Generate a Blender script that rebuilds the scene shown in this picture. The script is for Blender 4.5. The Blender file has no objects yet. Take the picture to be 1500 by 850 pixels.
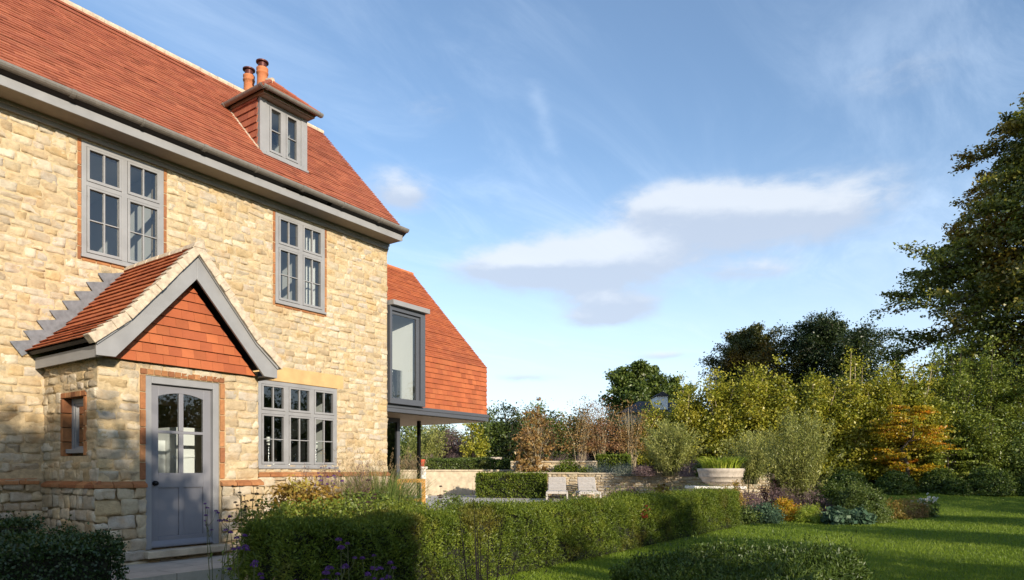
import bpy, bmesh, math, random
import numpy as np
R = math.radians
C = bpy.context.scene.collection
S = bpy.context.scene
rng = np.random.default_rng(7)
import zlib
def seed(s):
    global rng
    rng = np.random.default_rng(zlib.crc32(s.encode()))
random.seed(7)

# ------------------------------------------------------------------ camera, sky, sun, exposure
YAW = R(35)
cam_d = bpy.data.cameras.new('camera'); cam_d.lens = 24; cam_d.sensor_width = 36
cam_d.shift_y = 265/1500; cam_d.clip_end = 2000; cam_d.clip_start = .05
cam = bpy.data.objects.new('camera', cam_d); C.objects.link(cam)
cam.location = (0, 0, 0); cam.rotation_euler = (R(90), 0, YAW-R(90))
S.camera = cam
SUN_EL, SUN_AZ = R(17.5), math.atan2(-.35, -.937)      # azimuth clockwise from +Y
sd = bpy.data.lights.new('sun', 'SUN'); sd.energy = 3.8; sd.angle = R(.5); sd.color = (1, .90, .74)
sun = bpy.data.objects.new('sun', sd); C.objects.link(sun)
from mathutils import Vector, Matrix
sv = Vector((math.sin(SUN_AZ)*math.cos(SUN_EL), math.cos(SUN_AZ)*math.cos(SUN_EL), math.sin(SUN_EL)))
sun.rotation_euler = sv.to_track_quat('Z', 'Y').to_euler(); sun.location = sv*60
S.view_settings.view_transform = 'Standard'; S.view_settings.look = 'None'
S.view_settings.exposure = 0.75; S.view_settings.gamma = 1; S.view_settings.use_curve_mapping = False
S.cycles.max_bounces = 7; S.cycles.transparent_max_bounces = 12; S.cycles.caustics_reflective = False; S.cycles.caustics_refractive = False

FW = np.array([math.cos(YAW), math.sin(YAW)]); RT = np.array([math.sin(YAW), -math.cos(YAW)])
def P(u, v, t):                                        # photo pixel + distance along the view axis -> point
    r = (u-750)/1000
    p = t*(FW+RT*r); return (p[0], p[1], t*(690-v)/1000)
def G(u, v, z):                                        # photo pixel on a level plane
    return P(u, v, 1000*z/(690-v))
def AZEL(u, v):
    r = (u-750)/1000
    return YAW-math.atan(r), math.atan2((690-v)/1000, math.hypot(1, r))

class X:                                               # small expression helper for shader maths
    nt = None
    def __init__(s, sock): s.k = sock
    @staticmethod
    def m(op, *a, clamp=False):
        n = X.nt.nodes.new('ShaderNodeMath'); n.operation = op; n.use_clamp = clamp
        for i, v in enumerate(a):
            if isinstance(v, X): X.nt.links.new(v.k, n.inputs[i])
            else: n.inputs[i].default_value = v
        return X(n.outputs[0])
    def __add__(s, o): return X.m('ADD', s, o)
    def __radd__(s, o): return X.m('ADD', s, o)
    def __sub__(s, o): return X.m('SUBTRACT', s, o)
    def __rsub__(s, o): return X.m('SUBTRACT', o, s)
    def __mul__(s, o): return X.m('MULTIPLY', s, o)
    __rmul__ = __mul__
    def __truediv__(s, o): return X.m('DIVIDE', s, o)
def smooth(x, a, b):
    n = X.nt.nodes.new('ShaderNodeMapRange'); n.interpolation_type = 'SMOOTHSTEP'
    n.inputs[1].default_value = a; n.inputs[2].default_value = b
    X.nt.links.new(x.k, n.inputs[0]); return X(n.outputs[0])
def mixc(nt, f, a, b, mode='MIX'):
    n = nt.nodes.new('ShaderNodeMix'); n.data_type = 'RGBA'; n.blend_type = mode
    for i, v in ((0, f), (6, a), (7, b)):
        if isinstance(v, X): v = v.k
        if isinstance(v, bpy.types.NodeSocket): nt.links.new(v, n.inputs[i])
        else: n.inputs[i].default_value = v if i == 0 else (*v[:3], 1)
    return n.outputs[2]
def noise(nt, vec, scale, detail=4, rough=.55, dist=0):
    n = nt.nodes.new('ShaderNodeTexNoise'); n.inputs['Scale'].default_value = scale
    n.inputs['Detail'].default_value = detail; n.inputs['Roughness'].default_value = rough; n.inputs['Distortion'].default_value = dist
    if vec is not None: nt.links.new(vec, n.inputs['Vector'])
    return n.outputs['Fac']
def mapping(nt, vec, scale=(1, 1, 1), rot=(0, 0, 0), loc=(0, 0, 0)):
    n = nt.nodes.new('ShaderNodeMapping'); n.inputs['Scale'].default_value = scale; n.inputs['Rotation'].default_value = rot; n.inputs['Location'].default_value = loc
    nt.links.new(vec, n.inputs['Vector']); return n.outputs[0]

def build_world():
    w = bpy.data.worlds.new('World'); S.world = w; w.use_nodes = True
    nt = w.node_tree; X.nt = nt
    sky = nt.nodes.new('ShaderNodeTexSky'); sky.sky_type = 'NISHITA'; sky.sun_disc = False
    sky.sun_elevation = SUN_EL; sky.sun_rotation = SUN_AZ % (2*math.pi); sky.air_density = 1.0; sky.dust_density = .4; sky.ozone_density = 2.2
    tc = nt.nodes.new('ShaderNodeTexCoord'); d = tc.outputs['Generated']
    sp = nt.nodes.new('ShaderNodeSeparateXYZ'); nt.links.new(d, sp.inputs[0])
    dx, dy, dz = [X(o) for o in sp.outputs]
    az = X.m('ARCTAN2', dy, dx); el = X.m('ARCSINE', dz)
    cb = nt.nodes.new('ShaderNodeCombineXYZ')
    nt.links.new((az*1.0).k, cb.inputs[0]); nt.links.new((el*2.2).k, cb.inputs[1])
    n1 = X(noise(nt, cb.outputs[0], 7, 7, .58, .3)); n2 = X(noise(nt, cb.outputs[0], 24, 5, .6, .2))
    wob = (n1-.5)*1.5+(n2-.5)*1.0
    # cumulus bank and thin bars: (u, v, half width, half height, strength)
    blobs = [(865, 384, 150, 46, 1.2), (750, 394, 95, 24, .85), (1070, 312, 130, 46, 1.05), (975, 302, 80, 32, .75), (1190, 325, 100, 34, .6), (905, 448, 72, 22, .95), (880, 468, 60, 13, .55),
             (1100, 398, 75, 17, .55), (580, 272, 62, 36, .55), (600, 290, 40, 20, .4), (1260, 290, 170, 60, .34), (770, 552, 60, 10, .62), (975, 520, 70, 9, .55), (1010, 552, 50, 8, .35), (1320, 110, 130, 40, .36), (640, 160, 70, 40, .3)]
    dens = None; shade = None
    for (u, v, hu, hv, st) in blobs:
        a0, e0 = AZEL(u, v); a1, _ = AZEL(u+hu, v); _, e1 = AZEL(u, v-hv)
        sa, se = abs(a1-a0), abs(e1-e0)
        xa = (az-a0)/sa; xe = (el-e0)/se
        q = X.m('EXPONENT', (xa*xa+xe*xe)*-1.0)*st
        sh = q*xe
        dens = q if dens is None else dens+q
        shade = sh if shade is None else shade+sh
    dn = dens+wob*X.m('MULTIPLY', X.m('MINIMUM', dens*2.2, 1.0), .62)
    cum = smooth(dn, .16, .82)
    top = smooth(shade+(n1-.5)*.8+(n2-.5)*.5, -.22, .34)
    # thin high cirrus streaks over the whole sky
    pz = X.m('MAXIMUM', dz, .04)
    cb2 = nt.nodes.new('ShaderNodeCombineXYZ'); nt.links.new((dx/pz).k, cb2.inputs[0]); nt.links.new((dy/pz).k, cb2.inputs[1])
    mp = mapping(nt, cb2.outputs[0], (.55, 1.6, 1), (0, 0, R(-20)))
    c1 = X(noise(nt, mp, 1.5, 9, .64, .9)); c2 = X(noise(nt, cb2.outputs[0], .45, 3, .5))
    cir = smooth(c1, .40, .84)*smooth(c2, .30, .62)*.42
    # one faint broken contrail, a straight streak across the sky dome
    (a0, e0), (a1, e1) = AZEL(755, 30), AZEL(828, 275)
    L = math.hypot(a1-a0, e1-e0); ux, uy = (a1-a0)/L, (e1-e0)/L
    al = ((az-a0)*ux+(el-e0)*uy)/L; ac = ((az-a0)*-uy+(el-e0)*ux)+(n2-.5)*.02
    tr = X.m('EXPONENT', ac*ac*(-1/.011**2))*smooth(al, -.1, .25)*(1-smooth(al, .75, 1.1))*smooth(n1, .40, .62)*.13
    haze = (1-smooth(el, -.04, .46))*.66+.03
    hs = nt.nodes.new('ShaderNodeHueSaturation'); hs.inputs['Saturation'].default_value = 1.02; hs.inputs['Value'].default_value = 1.12; nt.links.new(sky.outputs[0], hs.inputs['Color'])
    # colours are radiances in the sky's own unit
    col = mixc(nt, haze, hs.outputs[0], (4.7, 5.45, 6.5))
    col = mixc(nt, cir, col, (4.6, 5.5, 6.7))
    col = mixc(nt, tr, col, (5.2, 6, 7))
    ccol = mixc(nt, top, (3.0, 3.4, 4.1), (4.35, 4.6, 4.95))
    col = mixc(nt, cum*.82, col, ccol)
    bg = nt.nodes['Background']; nt.links.new(col, bg.inputs[0]); bg.inputs[1].default_value = .122
build_world()

# ------------------------------------------------------------------ mesh helpers
def link(o, parent=None):
    C.objects.link(o)
    if parent is not None: o.parent = parent
    return o
def tag(o, label=None, cat=None, group=None, kind=None):
    if label: o['label'] = label
    if cat: o['category'] = cat
    if group: o['group'] = group
    if kind: o['kind'] = kind
    return o
def empty(name, loc, label, cat, group=None, rz=0):
    o = bpy.data.objects.new(name, None); C.objects.link(o); o.location = loc; o.rotation_euler[2] = rz; o.empty_display_size = .2
    return tag(o, label, cat, group)
def copy_tree(o, parent=None):
    c = o.copy(); C.objects.link(c); c.parent = parent
    for ch in [x for x in S.objects if x.parent == o]: copy_tree(ch, c)
    return c

class MB:
    def __init__(s): s.v = []; s.f = []; s.c = []
    def face(s, pts, col=(1, 1, 1)):
        i = len(s.v); s.v += [tuple(p) for p in pts]; s.f.append(tuple(range(i, i+len(pts)))); s.c.append(col)
    def box(s, x0, x1, y0, y1, z0, z1, col=(1, 1, 1)):
        i = len(s.v)
        s.v += [(x0, y0, z0), (x1, y0, z0), (x1, y1, z0), (x0, y1, z0), (x0, y0, z1), (x1, y0, z1), (x1, y1, z1), (x0, y1, z1)]
        for f in ((0, 3, 2, 1), (4, 5, 6, 7), (0, 1, 5, 4), (1, 2, 6, 5), (2, 3, 7, 6), (3, 0, 4, 7)):
            s.f.append(tuple(i+k for k in f)); s.c.append(col)
        return s
    def prism(s, pts, off, col=(1, 1, 1)):             # closed polygon swept by a vector
        i = len(s.v); n = len(pts); off = np.array(off, float)
        s.v += [tuple(p) for p in pts]+[tuple(np.array(p)+off) for p in pts]
        s.f.append(tuple(i+k for k in reversed(range(n)))); s.f.append(tuple(i+n+k for k in range(n))); s.c += [col, col]
        for k in range(n):
            s.f.append((i+k, i+(k+1) % n, i+n+(k+1) % n, i+n+k)); s.c.append(col)
        return s
    def bar(s, a, b, w, h, up=(0, 0, 1), col=(1, 1, 1)):
        a, b = Vector(a), Vector(b); d = (b-a).normalized(); sd_ = d.cross(Vector(up)).normalized()*(w/2); u = sd_.cross(d).normalized()*(h/2)
        s.prism([a-sd_-u, a+sd_-u, a+sd_+u, a-sd_+u], b-a, col); return s
    def tube(s, pts, rad, n=6, col=(1, 1, 1), cap=True):
        pts = [Vector(p) for p in pts]
        if not hasattr(rad, '__len__'): rad = [rad]*len(pts)
        i0 = len(s.v); prev = None
        for k, p in enumerate(pts):
            d = (pts[min(k+1, len(pts)-1)]-pts[max(k-1, 0)]).normalized()
            a = d.cross(Vector((0, 0, 1)) if abs(d.z) < .95 else Vector((1, 0, 0))).normalized()
            if prev is not None and a.dot(prev) < 0: a = -a
            prev = a; b = d.cross(a)
            for j in range(n):
                th = 2*math.pi*j/n; s.v.append(tuple(p+(a*math.cos(th)+b*math.sin(th))*rad[k]))
        for k in range(len(pts)-1):
            for j in range(n):
                s.f.append((i0+k*n+j, i0+k*n+(j+1) % n, i0+(k+1)*n+(j+1) % n, i0+(k+1)*n+j)); s.c.append(col)
        if cap:
            s.f.append(tuple(i0+j for j in range(n))); s.f.append(tuple(i0+(len(pts)-1)*n+j for j in range(n))); s.c += [col, col]
        return s
    def lathe(s, prof, c=(0, 0, 0), n=24, col=(1, 1, 1), ripple=0):
        i0 = len(s.v)
        for r, z in prof:
            for j in range(n):
                th = 2*math.pi*j/n; s.v.append((c[0]+r*math.cos(th), c[1]+r*math.sin(th), c[2]+z))
        for k in range(len(prof)-1):
            for j in range(n):
                s.f.append((i0+k*n+j, i0+k*n+(j+1) % n, i0+(k+1)*n+(j+1) % n, i0+(k+1)*n+j)); s.c.append(col)
        return s
    def build(s, name, mat, parent=None, smooth_=False, bevel=0):
        me = bpy.data.meshes.new(name); me.from_pydata(s.v, [], s.f); me.update()
        ca = me.attributes.new('col', 'FLOAT_COLOR', 'FACE')
        ca.data.foreach_set('color', np.array([(*c[:3], 1) for c in s.c], np.float32).ravel())
        me.materials.append(mat)
        if smooth_: me.polygons.foreach_set('use_smooth', [True]*len(me.polygons))
        o = link(bpy.data.objects.new(name, me), parent)
        if bevel:
            b = o.modifiers.new('bevel', 'BEVEL'); b.width = bevel; b.segments = 2; b.limit_method = 'ANGLE'
        return o

def np_mesh(name, verts, nv, mat, parent=None, rnd=None):  # verts (N, nv, 3): N separate polygons of nv corners
    N = len(verts); me = bpy.data.meshes.new(name)
    me.vertices.add(N*nv); me.vertices.foreach_set('co', np.ascontiguousarray(verts, np.float32).ravel())
    me.loops.add(N*nv); me.loops.foreach_set('vertex_index', np.arange(N*nv, dtype=np.int32))
    me.polygons.add(N); me.polygons.foreach_set('loop_start', np.arange(0, N*nv, nv, dtype=np.int32))
    if rnd is None: rnd = rng.random(N)
    a = me.attributes.new('rnd', 'FLOAT', 'FACE'); a.data.foreach_set('value', np.clip(rnd, 0, 1).astype(np.float32))
    me.update(calc_edges=True); me.validate()
    me.materials.append(mat)
    return link(bpy.data.objects.new(name, me), parent)

def unit(a): return a/np.maximum(np.linalg.norm(a, axis=-1, keepdims=True), 1e-9)
def leaf_quads(c, L, W, nrm=None, axis=None, spread=1.0, droop=0.0):
    """rhombic leaves at centres c; nrm/axis preferred normal / direction, spread = randomness"""
    N = len(c); L = L*(.65+.7*rng.random((N, 1))); W = W*(.65+.7*rng.random((N, 1)))
    n = rng.normal(size=(N, 3))*spread
    if nrm is not None: n = n+nrm
    n = unit(n)
    a = rng.normal(size=(N, 3))*(spread if axis is not None else 1)
    if axis is not None: a = a+axis
    a = unit(a-n*(a*n).sum(1, keepdims=True)); b = np.cross(n, a)
    a[:, 2] -= droop
    return np.stack([c-a*L/2, c+b*W/2+n*W*.18, c+a*L/2, c-b*W/2+n*W*.18], 1)

# ------------------------------------------------------------------ materials
def new_mat(name):
    m = bpy.data.materials.new(name); m.use_nodes = True; nt = m.node_tree
    return m, nt, nt.nodes['Principled BSDF']
def bump(nt, b, h, strength, dist=.01):
    n = nt.nodes.new('ShaderNodeBump'); n.inputs['Strength'].default_value = strength; n.inputs['Distance'].default_value = dist
    nt.links.new(h, n.inputs['Height']); nt.links.new(n.outputs[0], b.inputs['Normal'])
def attr(nt, name, out='Color'):
    n = nt.nodes.new('ShaderNodeAttribute'); n.attribute_name = name; return n.outputs[out]
def objco(nt): return nt.nodes.new('ShaderNodeTexCoord').outputs['Object']
def ramp(nt, f, stops):
    n = nt.nodes.new('ShaderNodeValToRGB'); e = n.color_ramp.elements
    while len(e) < len(stops): e.new(.5)
    for k, (p, c) in enumerate(stops): e[k].position = p; e[k].color = (*c, 1)
    nt.links.new(f, n.inputs[0]); return n.outputs[0]
def mat_attr(name, rough=.85, n_amt=.35, n_scale=14, b_str=.5, b_scale=60, b_dist=.004, stain=None, spec=.3):
    m, nt, b = new_mat(name); oc = objco(nt)
    col = attr(nt, 'col')
    f = noise(nt, oc, n_scale, 6, .65)
    dk = ramp(nt, f, [(.25, (1-n_amt,)*3), (.75, (1+n_amt*.35,)*3)])
    col = mixc(nt, 1.0, col, dk, 'MULTIPLY')
    if stain:
        f2 = noise(nt, oc, stain[1], 5, .6)
        col = mixc(nt, ramp(nt, f2, [(.5, (0, 0, 0)), (.72, (stain[2],)*3)]), col, stain[0])
    nt.links.new(col, b.inputs['Base Color']); b.inputs['Roughness'].default_value = rough; b.inputs['Specular IOR Level'].default_value = spec
    bump(nt, b, noise(nt, oc, b_scale, 6, .7), b_str, b_dist)
    return m
def mat_plain(name, c, rough=.5, metal=0, n_amt=.12, n_scale=9, b_str=.08, b_scale=90, spec=.4):
    m, nt, b = new_mat(name); oc = objco(nt)
    f = noise(nt, oc, n_scale, 6, .6)
    col = mixc(nt, 1.0, c, ramp(nt, f, [(.3, (1-n_amt,)*3), (.7, (1+n_amt*.4,)*3)]), 'MULTIPLY')
    nt.links.new(col, b.inputs['Base Color']); b.inputs['Roughness'].default_value = rough; b.inputs['Metallic'].default_value = metal; b.inputs['Specular IOR Level'].default_value = spec
    if b_str: bump(nt, b, noise(nt, oc, b_scale, 5, .6), b_str, .004)
    return m
def mat_leaf(name, c0, c1, c2, trans=.3, gloss=.03, patch=None):
    m, nt, b = new_mat(name); nt.nodes.remove(b)
    col = ramp(nt, attr(nt, 'rnd', 'Fac'), [(0, c0), (.55, c1), (1, c2)])
    if patch:                                          # clumps of another hue (turning leaves)
        f = noise(nt, objco(nt), patch[1], 3, .6)
        col = mixc(nt, ramp(nt, f, [(patch[2], (0, 0, 0)), (patch[2]+.14, (patch[3],)*3)]), col, patch[0])
    d = nt.nodes.new('ShaderNodeBsdfDiffuse'); t = nt.nodes.new('ShaderNodeBsdfTranslucent'); g = nt.nodes.new('ShaderNodeBsdfGlossy')
    g.inputs['Roughness'].default_value = .45
    for n in (d, t): nt.links.new(col, n.inputs['Color'])
    m1 = nt.nodes.new('ShaderNodeMixShader'); m1.inputs[0].default_value = trans
    nt.links.new(d.outputs[0], m1.inputs[1]); nt.links.new(t.outputs[0], m1.inputs[2])
    m2 = nt.nodes.new('ShaderNodeMixShader'); m2.inputs[0].default_value = gloss
    nt.links.new(m1.outputs[0], m2.inputs[1]); nt.links.new(g.outputs[0], m2.inputs[2])
    nt.links.new(m2.outputs[0], nt.nodes['Material Output'].inputs['Surface'])
    return m
def mat_glass(name, refl=.035, tint=(.86, .9, .9)):
    m, nt, b = new_mat(name); nt.nodes.remove(b)
    t = nt.nodes.new('ShaderNodeBsdfTransparent'); t.inputs[0].default_value = (*tint, 1)
    g = nt.nodes.new('ShaderNodeBsdfGlossy'); g.inputs['Roughness'].default_value = .015
    fr = nt.nodes.new('ShaderNodeFresnel'); fr.inputs[0].default_value = 1.5
    X.nt = nt; f = X(fr.outputs[0])*1.9+refl
    ms = nt.nodes.new('ShaderNodeMixShader'); nt.links.new(X.m('MINIMUM', f, 1.0).k, ms.inputs[0])
    nt.links.new(t.outputs[0], ms.inputs[1]); nt.links.new(g.outputs[0], ms.inputs[2])
    nt.links.new(ms.outputs[0], nt.nodes['Material Output'].inputs['Surface'])
    return m
M = {}
M['stone'] = mat_attr('rubble_stone', .92, .32, 13, 1.0, 48, .016, ((.42, .24, .085), 4.2, .5))
M['mortar'] = mat_plain('lime_mortar', (.50, .38, .225), .95, 0, .35, 20, .7, 90)
M['brick'] = mat_attr('orange_brick', .85, .35, 22, .6, 110, .006)
M['tile'] = mat_attr('clay_tile', .8, .2, 3.2, .5, 120, .004, ((.16, .055, .035), 1.3, .22))
M['pale_mortar'] = mat_plain('pale_mortar_bedding', (.56, .45, .33), .9, 0, .35, 16, .8, 60)
M['paint'] = mat_plain('grey_paint', (.27, .264, .264), .5, 0, .16, 3, .05, 120)
M['paint_door'] = mat_plain('door_paint', (.20, .195, .21), .45, 0, .07, 4, .06, 120)
M['gutter'] = mat_plain('gutter_paint', (.20, .18, .16), .35, 0, .2, 12, .03)
M['soffit'] = mat_plain('soffit_board', (.23, .20, .17), .7, 0, .15, 7)
M['anthracite'] = mat_plain('anthracite_metal', (.10, .105, .12), .4, .2, .06, 5, .02)
M['black_metal'] = mat_plain('black_metal', (.012, .012, .013), .35, .6, .1, 9, .02)
M['lead'] = mat_plain('lead_sheet', (.20, .205, .22), .55, .35, .3, 14, .3, 50)
M['terracotta'] = mat_plain('terracotta', (.50, .17, .065), .75, 0, .25, 15, .3)
M['rust_cowl'] = mat_plain('cowl_metal', (.10, .025, .018), .5, .3, .3, 20, .2)
M['lintel'] = mat_plain('sandstone_lintel', (.56, .36, .16), .85, 0, .18, 6, .4, 60)
M['white_wall'] = mat_plain('white_plaster', (.78, .77, .74), .9, 0, .04, 3, .03)
M['room_gloom'] = mat_plain('painted_gloom', (.025, .025, .027), .95, 0, .1, 3, .03)  # near-black colour paints in the unlit depth of the rooms
M['oak'] = mat_plain('oak_soffit', (.46, .34, .22), .6, 0, .2, 6)
M['timber'] = mat_plain('orange_timber', (.62, .30, .065), .55, 0, .25, 12)
M['teak'] = mat_plain('weathered_teak', (.50, .45, .40), .8, 0, .25, 18)
M['planter'] = mat_plain('pale_stoneware', (.50, .42, .34), .85, 0, .3, 9, .4, 40)
M['cream_stone'] = mat_plain('cream_ashlar', (.56, .45, .31), .9, 0, .3, 5, .5, 40)
M['white_stone'] = mat_plain('white_stone', (.72, .67, .60), .8, 0, .15, 12, .2)
M['candle'] = mat_plain('white_wax', (.8, .79, .74), .5)
M['silver'] = mat_plain('silver_metal', (.75, .74, .72), .22, 1, .05)
M['fabric'] = mat_plain('white_fabric', (.75, .74, .72), .9)
M['glass'] = mat_glass('window_glass')
M['glass_clear'] = mat_glass('clear_glass', .02, (.95, .96, .96))
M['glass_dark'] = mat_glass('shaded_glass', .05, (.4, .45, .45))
M['slate'] = mat_plain('slate_roofing', (.05, .045, .05), .7, 0, .3, 2)
M['bark'] = mat_plain('bark', (.11, .085, .06), .95, 0, .4, 14, 1.0, 30)
M['bark_pale'] = mat_plain('pale_bark', (.34, .27, .16), .9, 0, .35, 14, .8, 30)
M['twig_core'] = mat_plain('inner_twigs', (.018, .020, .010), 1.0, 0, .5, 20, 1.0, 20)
M['stem'] = mat_plain('green_stem', (.10, .10, .035), .8)
M['dry_stem'] = mat_plain('dry_stem', (.16, .105, .07), .85)
M['soil'] = mat_plain('bed_soil', (.075, .052, .034), 1, 0, .5, 8, 1.0, 25)

# stone, tile and joinery builders -------------------------------------------------
STONES = [(.61, .49, .325), (.59, .46, .285), (.57, .415, .225), (.55, .45, .32), (.51, .41, .285), (.65, .55, .405), (.59, .48, .315), (.50, .375, .23), (.62, .51, .355), (.55, .465, .36)]
def stone_col():
    c = np.array(STONES[min(int(rng.random()*len(STONES)), len(STONES)-1)]); return c*(.84+.26*rng.random())
def stone_patch(mb, F, a0, a1, z0, z1, bulge=.022, col=None):
    nx, nz = max(5, int((a1-a0)/.045)+3), max(5, int((z1-z0)/.04)+3)
    col = stone_col() if col is None else col
    i0 = len(mb.v); ph = rng.random(6)*6.28; tilt = rng.normal(0, .012, 2); amp = bulge*(.6+.8*rng.random())
    cn = rng.normal(0, .010, (4, 2))
    ea, ez_ = min(.011/(a1-a0), .2), min(.010/(z1-z0), .2)
    ss = [0, *np.linspace(ea, 1-ea, nx-1), 1]; ts = [0, *np.linspace(ez_, 1-ez_, nz-1), 1]
    for j in range(nz+1):
        t = ts[j]
        for i in range(nx+1):
            s = ss[i]
            edge = 0 if i in (0, nx) or j in (0, nz) else .55+.45*(1-abs(2*s-1)**6)*(1-abs(2*t-1)**5)
            w = [(1-s)*(1-t), s*(1-t), (1-s)*t, s*t]
            da = sum(w[k]*cn[k][0] for k in range(4)); dz = sum(w[k]*cn[k][1] for k in range(4))
            rim = (i in (0, nx)) or (j in (0, nz))
            ja = .0045*math.sin(9*t+ph[0])*(1 if i in (0, nx) else .3); jz = .0045*math.sin(11*s+ph[1])*(1 if j in (0, nz) else .3)
            # rounded corners
            ca = (abs(2*s-1)*abs(2*t-1))**6; da -= ca*.006*np.sign(s-.5); dz -= ca*.006*np.sign(t-.5)
            h = -.006 if rim else .003+amp*edge**.5+edge*(tilt[0]*(s-.5)*2+tilt[1]*(t-.5)*2)+.004*math.sin(11*s+ph[2])*math.sin(9*t+ph[3])+.0045*rng.normal()
            mb.v.append(F(a0+(a1-a0)*s+da+ja, z0+(z1-z0)*t+dz+jz, h))
    for j in range(nz):
        for i in range(nx):
            k = i0+j*(nx+1)+i; mb.f.append((k, k+1, k+nx+2, k+nx+1)); mb.c.append(col)
def stone_field(mb, F, a0, a1, z0, z1, holes=(), hmin=.095, hmax=.145, lmin=.13, lmax=.33, joint=.008, bulge=.006, top=None):
    z = z0
    while z < z1-.03:
        h = hmin+(hmax-hmin)*rng.random()
        if z+h > z1-.06: h = z1-z
        cuts = []
        for (x0, x1, y0, y1) in holes:
            if y0 < z+h*.55 and y1 > z+h*.45: cuts.append((x0, x1))
        segs = [(a0, a1)]
        for (x0, x1) in cuts:
            ns = []
            for (p, q) in segs:
                if x1 <= p or x0 >= q: ns.append((p, q)); continue
                if x0 > p: ns.append((p, x0))
                if x1 < q: ns.append((x1, q))
            segs = ns
        for (p, q) in segs:
            a = p
            while a < q-.02:
                l = lmin+(lmax-lmin)*rng.random()**1.4
                if a+l > q-.1: l = q-a
                if h > .14 and rng.random() < .07 and l < .3:      # a stack of two thin stones
                    zm = z+h*(.4+.2*rng.random())
                    stone_patch(mb, F, a+joint/2, a+l-joint/2, z+joint/2, zm-joint/2, bulge*.8)
                    stone_patch(mb, F, a+joint/2, a+l-joint/2, zm+joint/2, z+h-joint/2, bulge*.8)
                else: stone_patch(mb, F, a+joint/2, a+l-joint/2, z+joint/2, z+h-joint/2, bulge)
                a += l
        z += h
def backing(mb, B, a0, a1, z0, z1, holes=()):           # wall core as boxes round the openings; B(a0,a1,z0,z1) adds a box
    aa = sorted({a0, a1, *[min(max(h[k], a0), a1) for h in holes for k in (0, 1)]}); zz = sorted({z0, z1, *[min(max(h[k], z0), z1) for h in holes for k in (2, 3)]})
    for i in range(len(aa)-1):
        run = None
        for j in range(len(zz)-1):
            ca, cz = (aa[i]+aa[i+1])/2, (zz[j]+zz[j+1])/2
            solid = not any(h[0] < ca < h[1] and h[2] < cz < h[3] for h in holes)
            if solid and run is None: run = zz[j]
            if (not solid) and run is not None: B(aa[i], aa[i+1], run, zz[j]); run = None
        if run is not None: B(aa[i], aa[i+1], run, zz[-1])
BR = [(.38, .165, .065), (.35, .14, .055), (.41, .19, .08), (.30, .12, .052)]
def brick_col():
    c = np.array(BR[int(rng.random()*4)]); return c*(.85+.3*rng.random())
TL = [(.37, .115, .06), (.39, .125, .065), (.35, .105, .055), (.41, .135, .07), (.335, .10, .055)]
TLO = [(.40, .108, .040), (.42, .115, .043), (.38, .10, .038), (.435, .125, .046), (.36, .095, .038)]
def clip_poly(poly, clip):                              # Sutherland-Hodgman, clip is convex and counter-clockwise
    out = poly
    for k in range(len(clip)):
        (ax, ay), (bx, by) = clip[k], clip[(k+1) % len(clip)]
        inp = out; out = []
        if not inp: return []
        def side(p): return (bx-ax)*(p[1]-ay)-(by-ay)*(p[0]-ax)
        for i in range(len(inp)):
            p, q = inp[i], inp[(i+1) % len(inp)]; sp, sq = side(p), side(q)
            if sp >= 0: out.append(p)
            if (sp >= 0) != (sq >= 0):
                t = sp/(sp-sq); out.append((p[0]+(q[0]-p[0])*t, p[1]+(q[1]-p[1])*t))
    return out
def tiles(mb, O, U, V, poly, gauge=.1, tw=.165, lift=.014, th=.012, cols=TL, dark=.05, vstart=0):
    O, U, V = np.array(O, float), unit(np.array(U, float)), unit(np.array(V, float)); N = np.cross(U, V)
    us = [p[0] for p in poly]; vs = [p[1] for p in poly]
    k = 0; v = min(vs)
    while v < max(vs):
        off = (k % 2)*tw/2+rng.normal(0, .004); u = min(us)-tw+off-(off > 0)*0
        wob = rng.normal(0, .002)
        while u < max(us):
            g = .0012
            q = clip_poly([(u+g, v), (u+tw-g, v), (u+tw-g, v+gauge*1.01), (u+g, v+gauge*1.01)], poly)
            if len(q) >= 3:
                tl = rng.normal(0, .0014); tu = rng.normal(0, .009)
                c = np.array(cols[int(rng.random()*len(cols))])*(.94+.12*rng.random())
                if rng.random() < dark: c = c*.84
                def H(p): return th*.4+(lift+tl)*(1-(p[1]-v)/gauge)+tu*(p[0]-u-tw/2)+wob
                up = [O+U*p[0]+V*p[1]+N*H(p) for p in q]; lo = [O+U*p[0]+V*p[1]+N*(H(p)-th) for p in q]
                i = len(mb.v); n = len(q); mb.v += [tuple(p) for p in up]+[tuple(p) for p in lo]
                mb.f.append(tuple(range(i, i+n))); mb.c.append(c)
                for e in range(n):
                    mb.f.append((i+e, i+n+e, i+n+(e+1) % n, i+(e+1) % n)); mb.c.append(c)
            u += tw
        v += gauge; k += 1
# ------------------------------------------------------------------ the stone house
D, DP, GZ = 9.99, 8.53, -1.13                          # facade plane, porch front plane, ground by the house
house = empty('stone_house', (3.5, D, GZ), 'stone cottage with red clay tile roof, grey casement windows and gabled entrance porch', 'house')
bpy.context.view_layer.update()
def hp(o, parent=None):                                # world-built mesh becomes a part of the house
    p = parent or house
    o.parent = p; o.matrix_parent_inverse = p.matrix_basis.inverted() if p is house else Matrix()
    return o
WINS = {'ul': (4.19, 5.30, 2.885, 4.44), 'ur': (7.225, 8.275, 2.872, 4.42), 'dr': (6.89, 8.56, .05, 1.525)}
def pad(h, p): return (h[0]-p, h[1]+p, h[2], h[3])
front_holes = [pad(WINS['ul'], .05), pad(WINS['ur'], .05), WINS['dr'], (6.6, 8.72, 1.527, 1.79), (4.25, 5.4, -1.1, 1.0)]
def Ff(off=0.0): return lambda a, z, h: (a, D-off-h, z)
HX0, HX1 = -3.0, 9.86
mb = MB()
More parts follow.
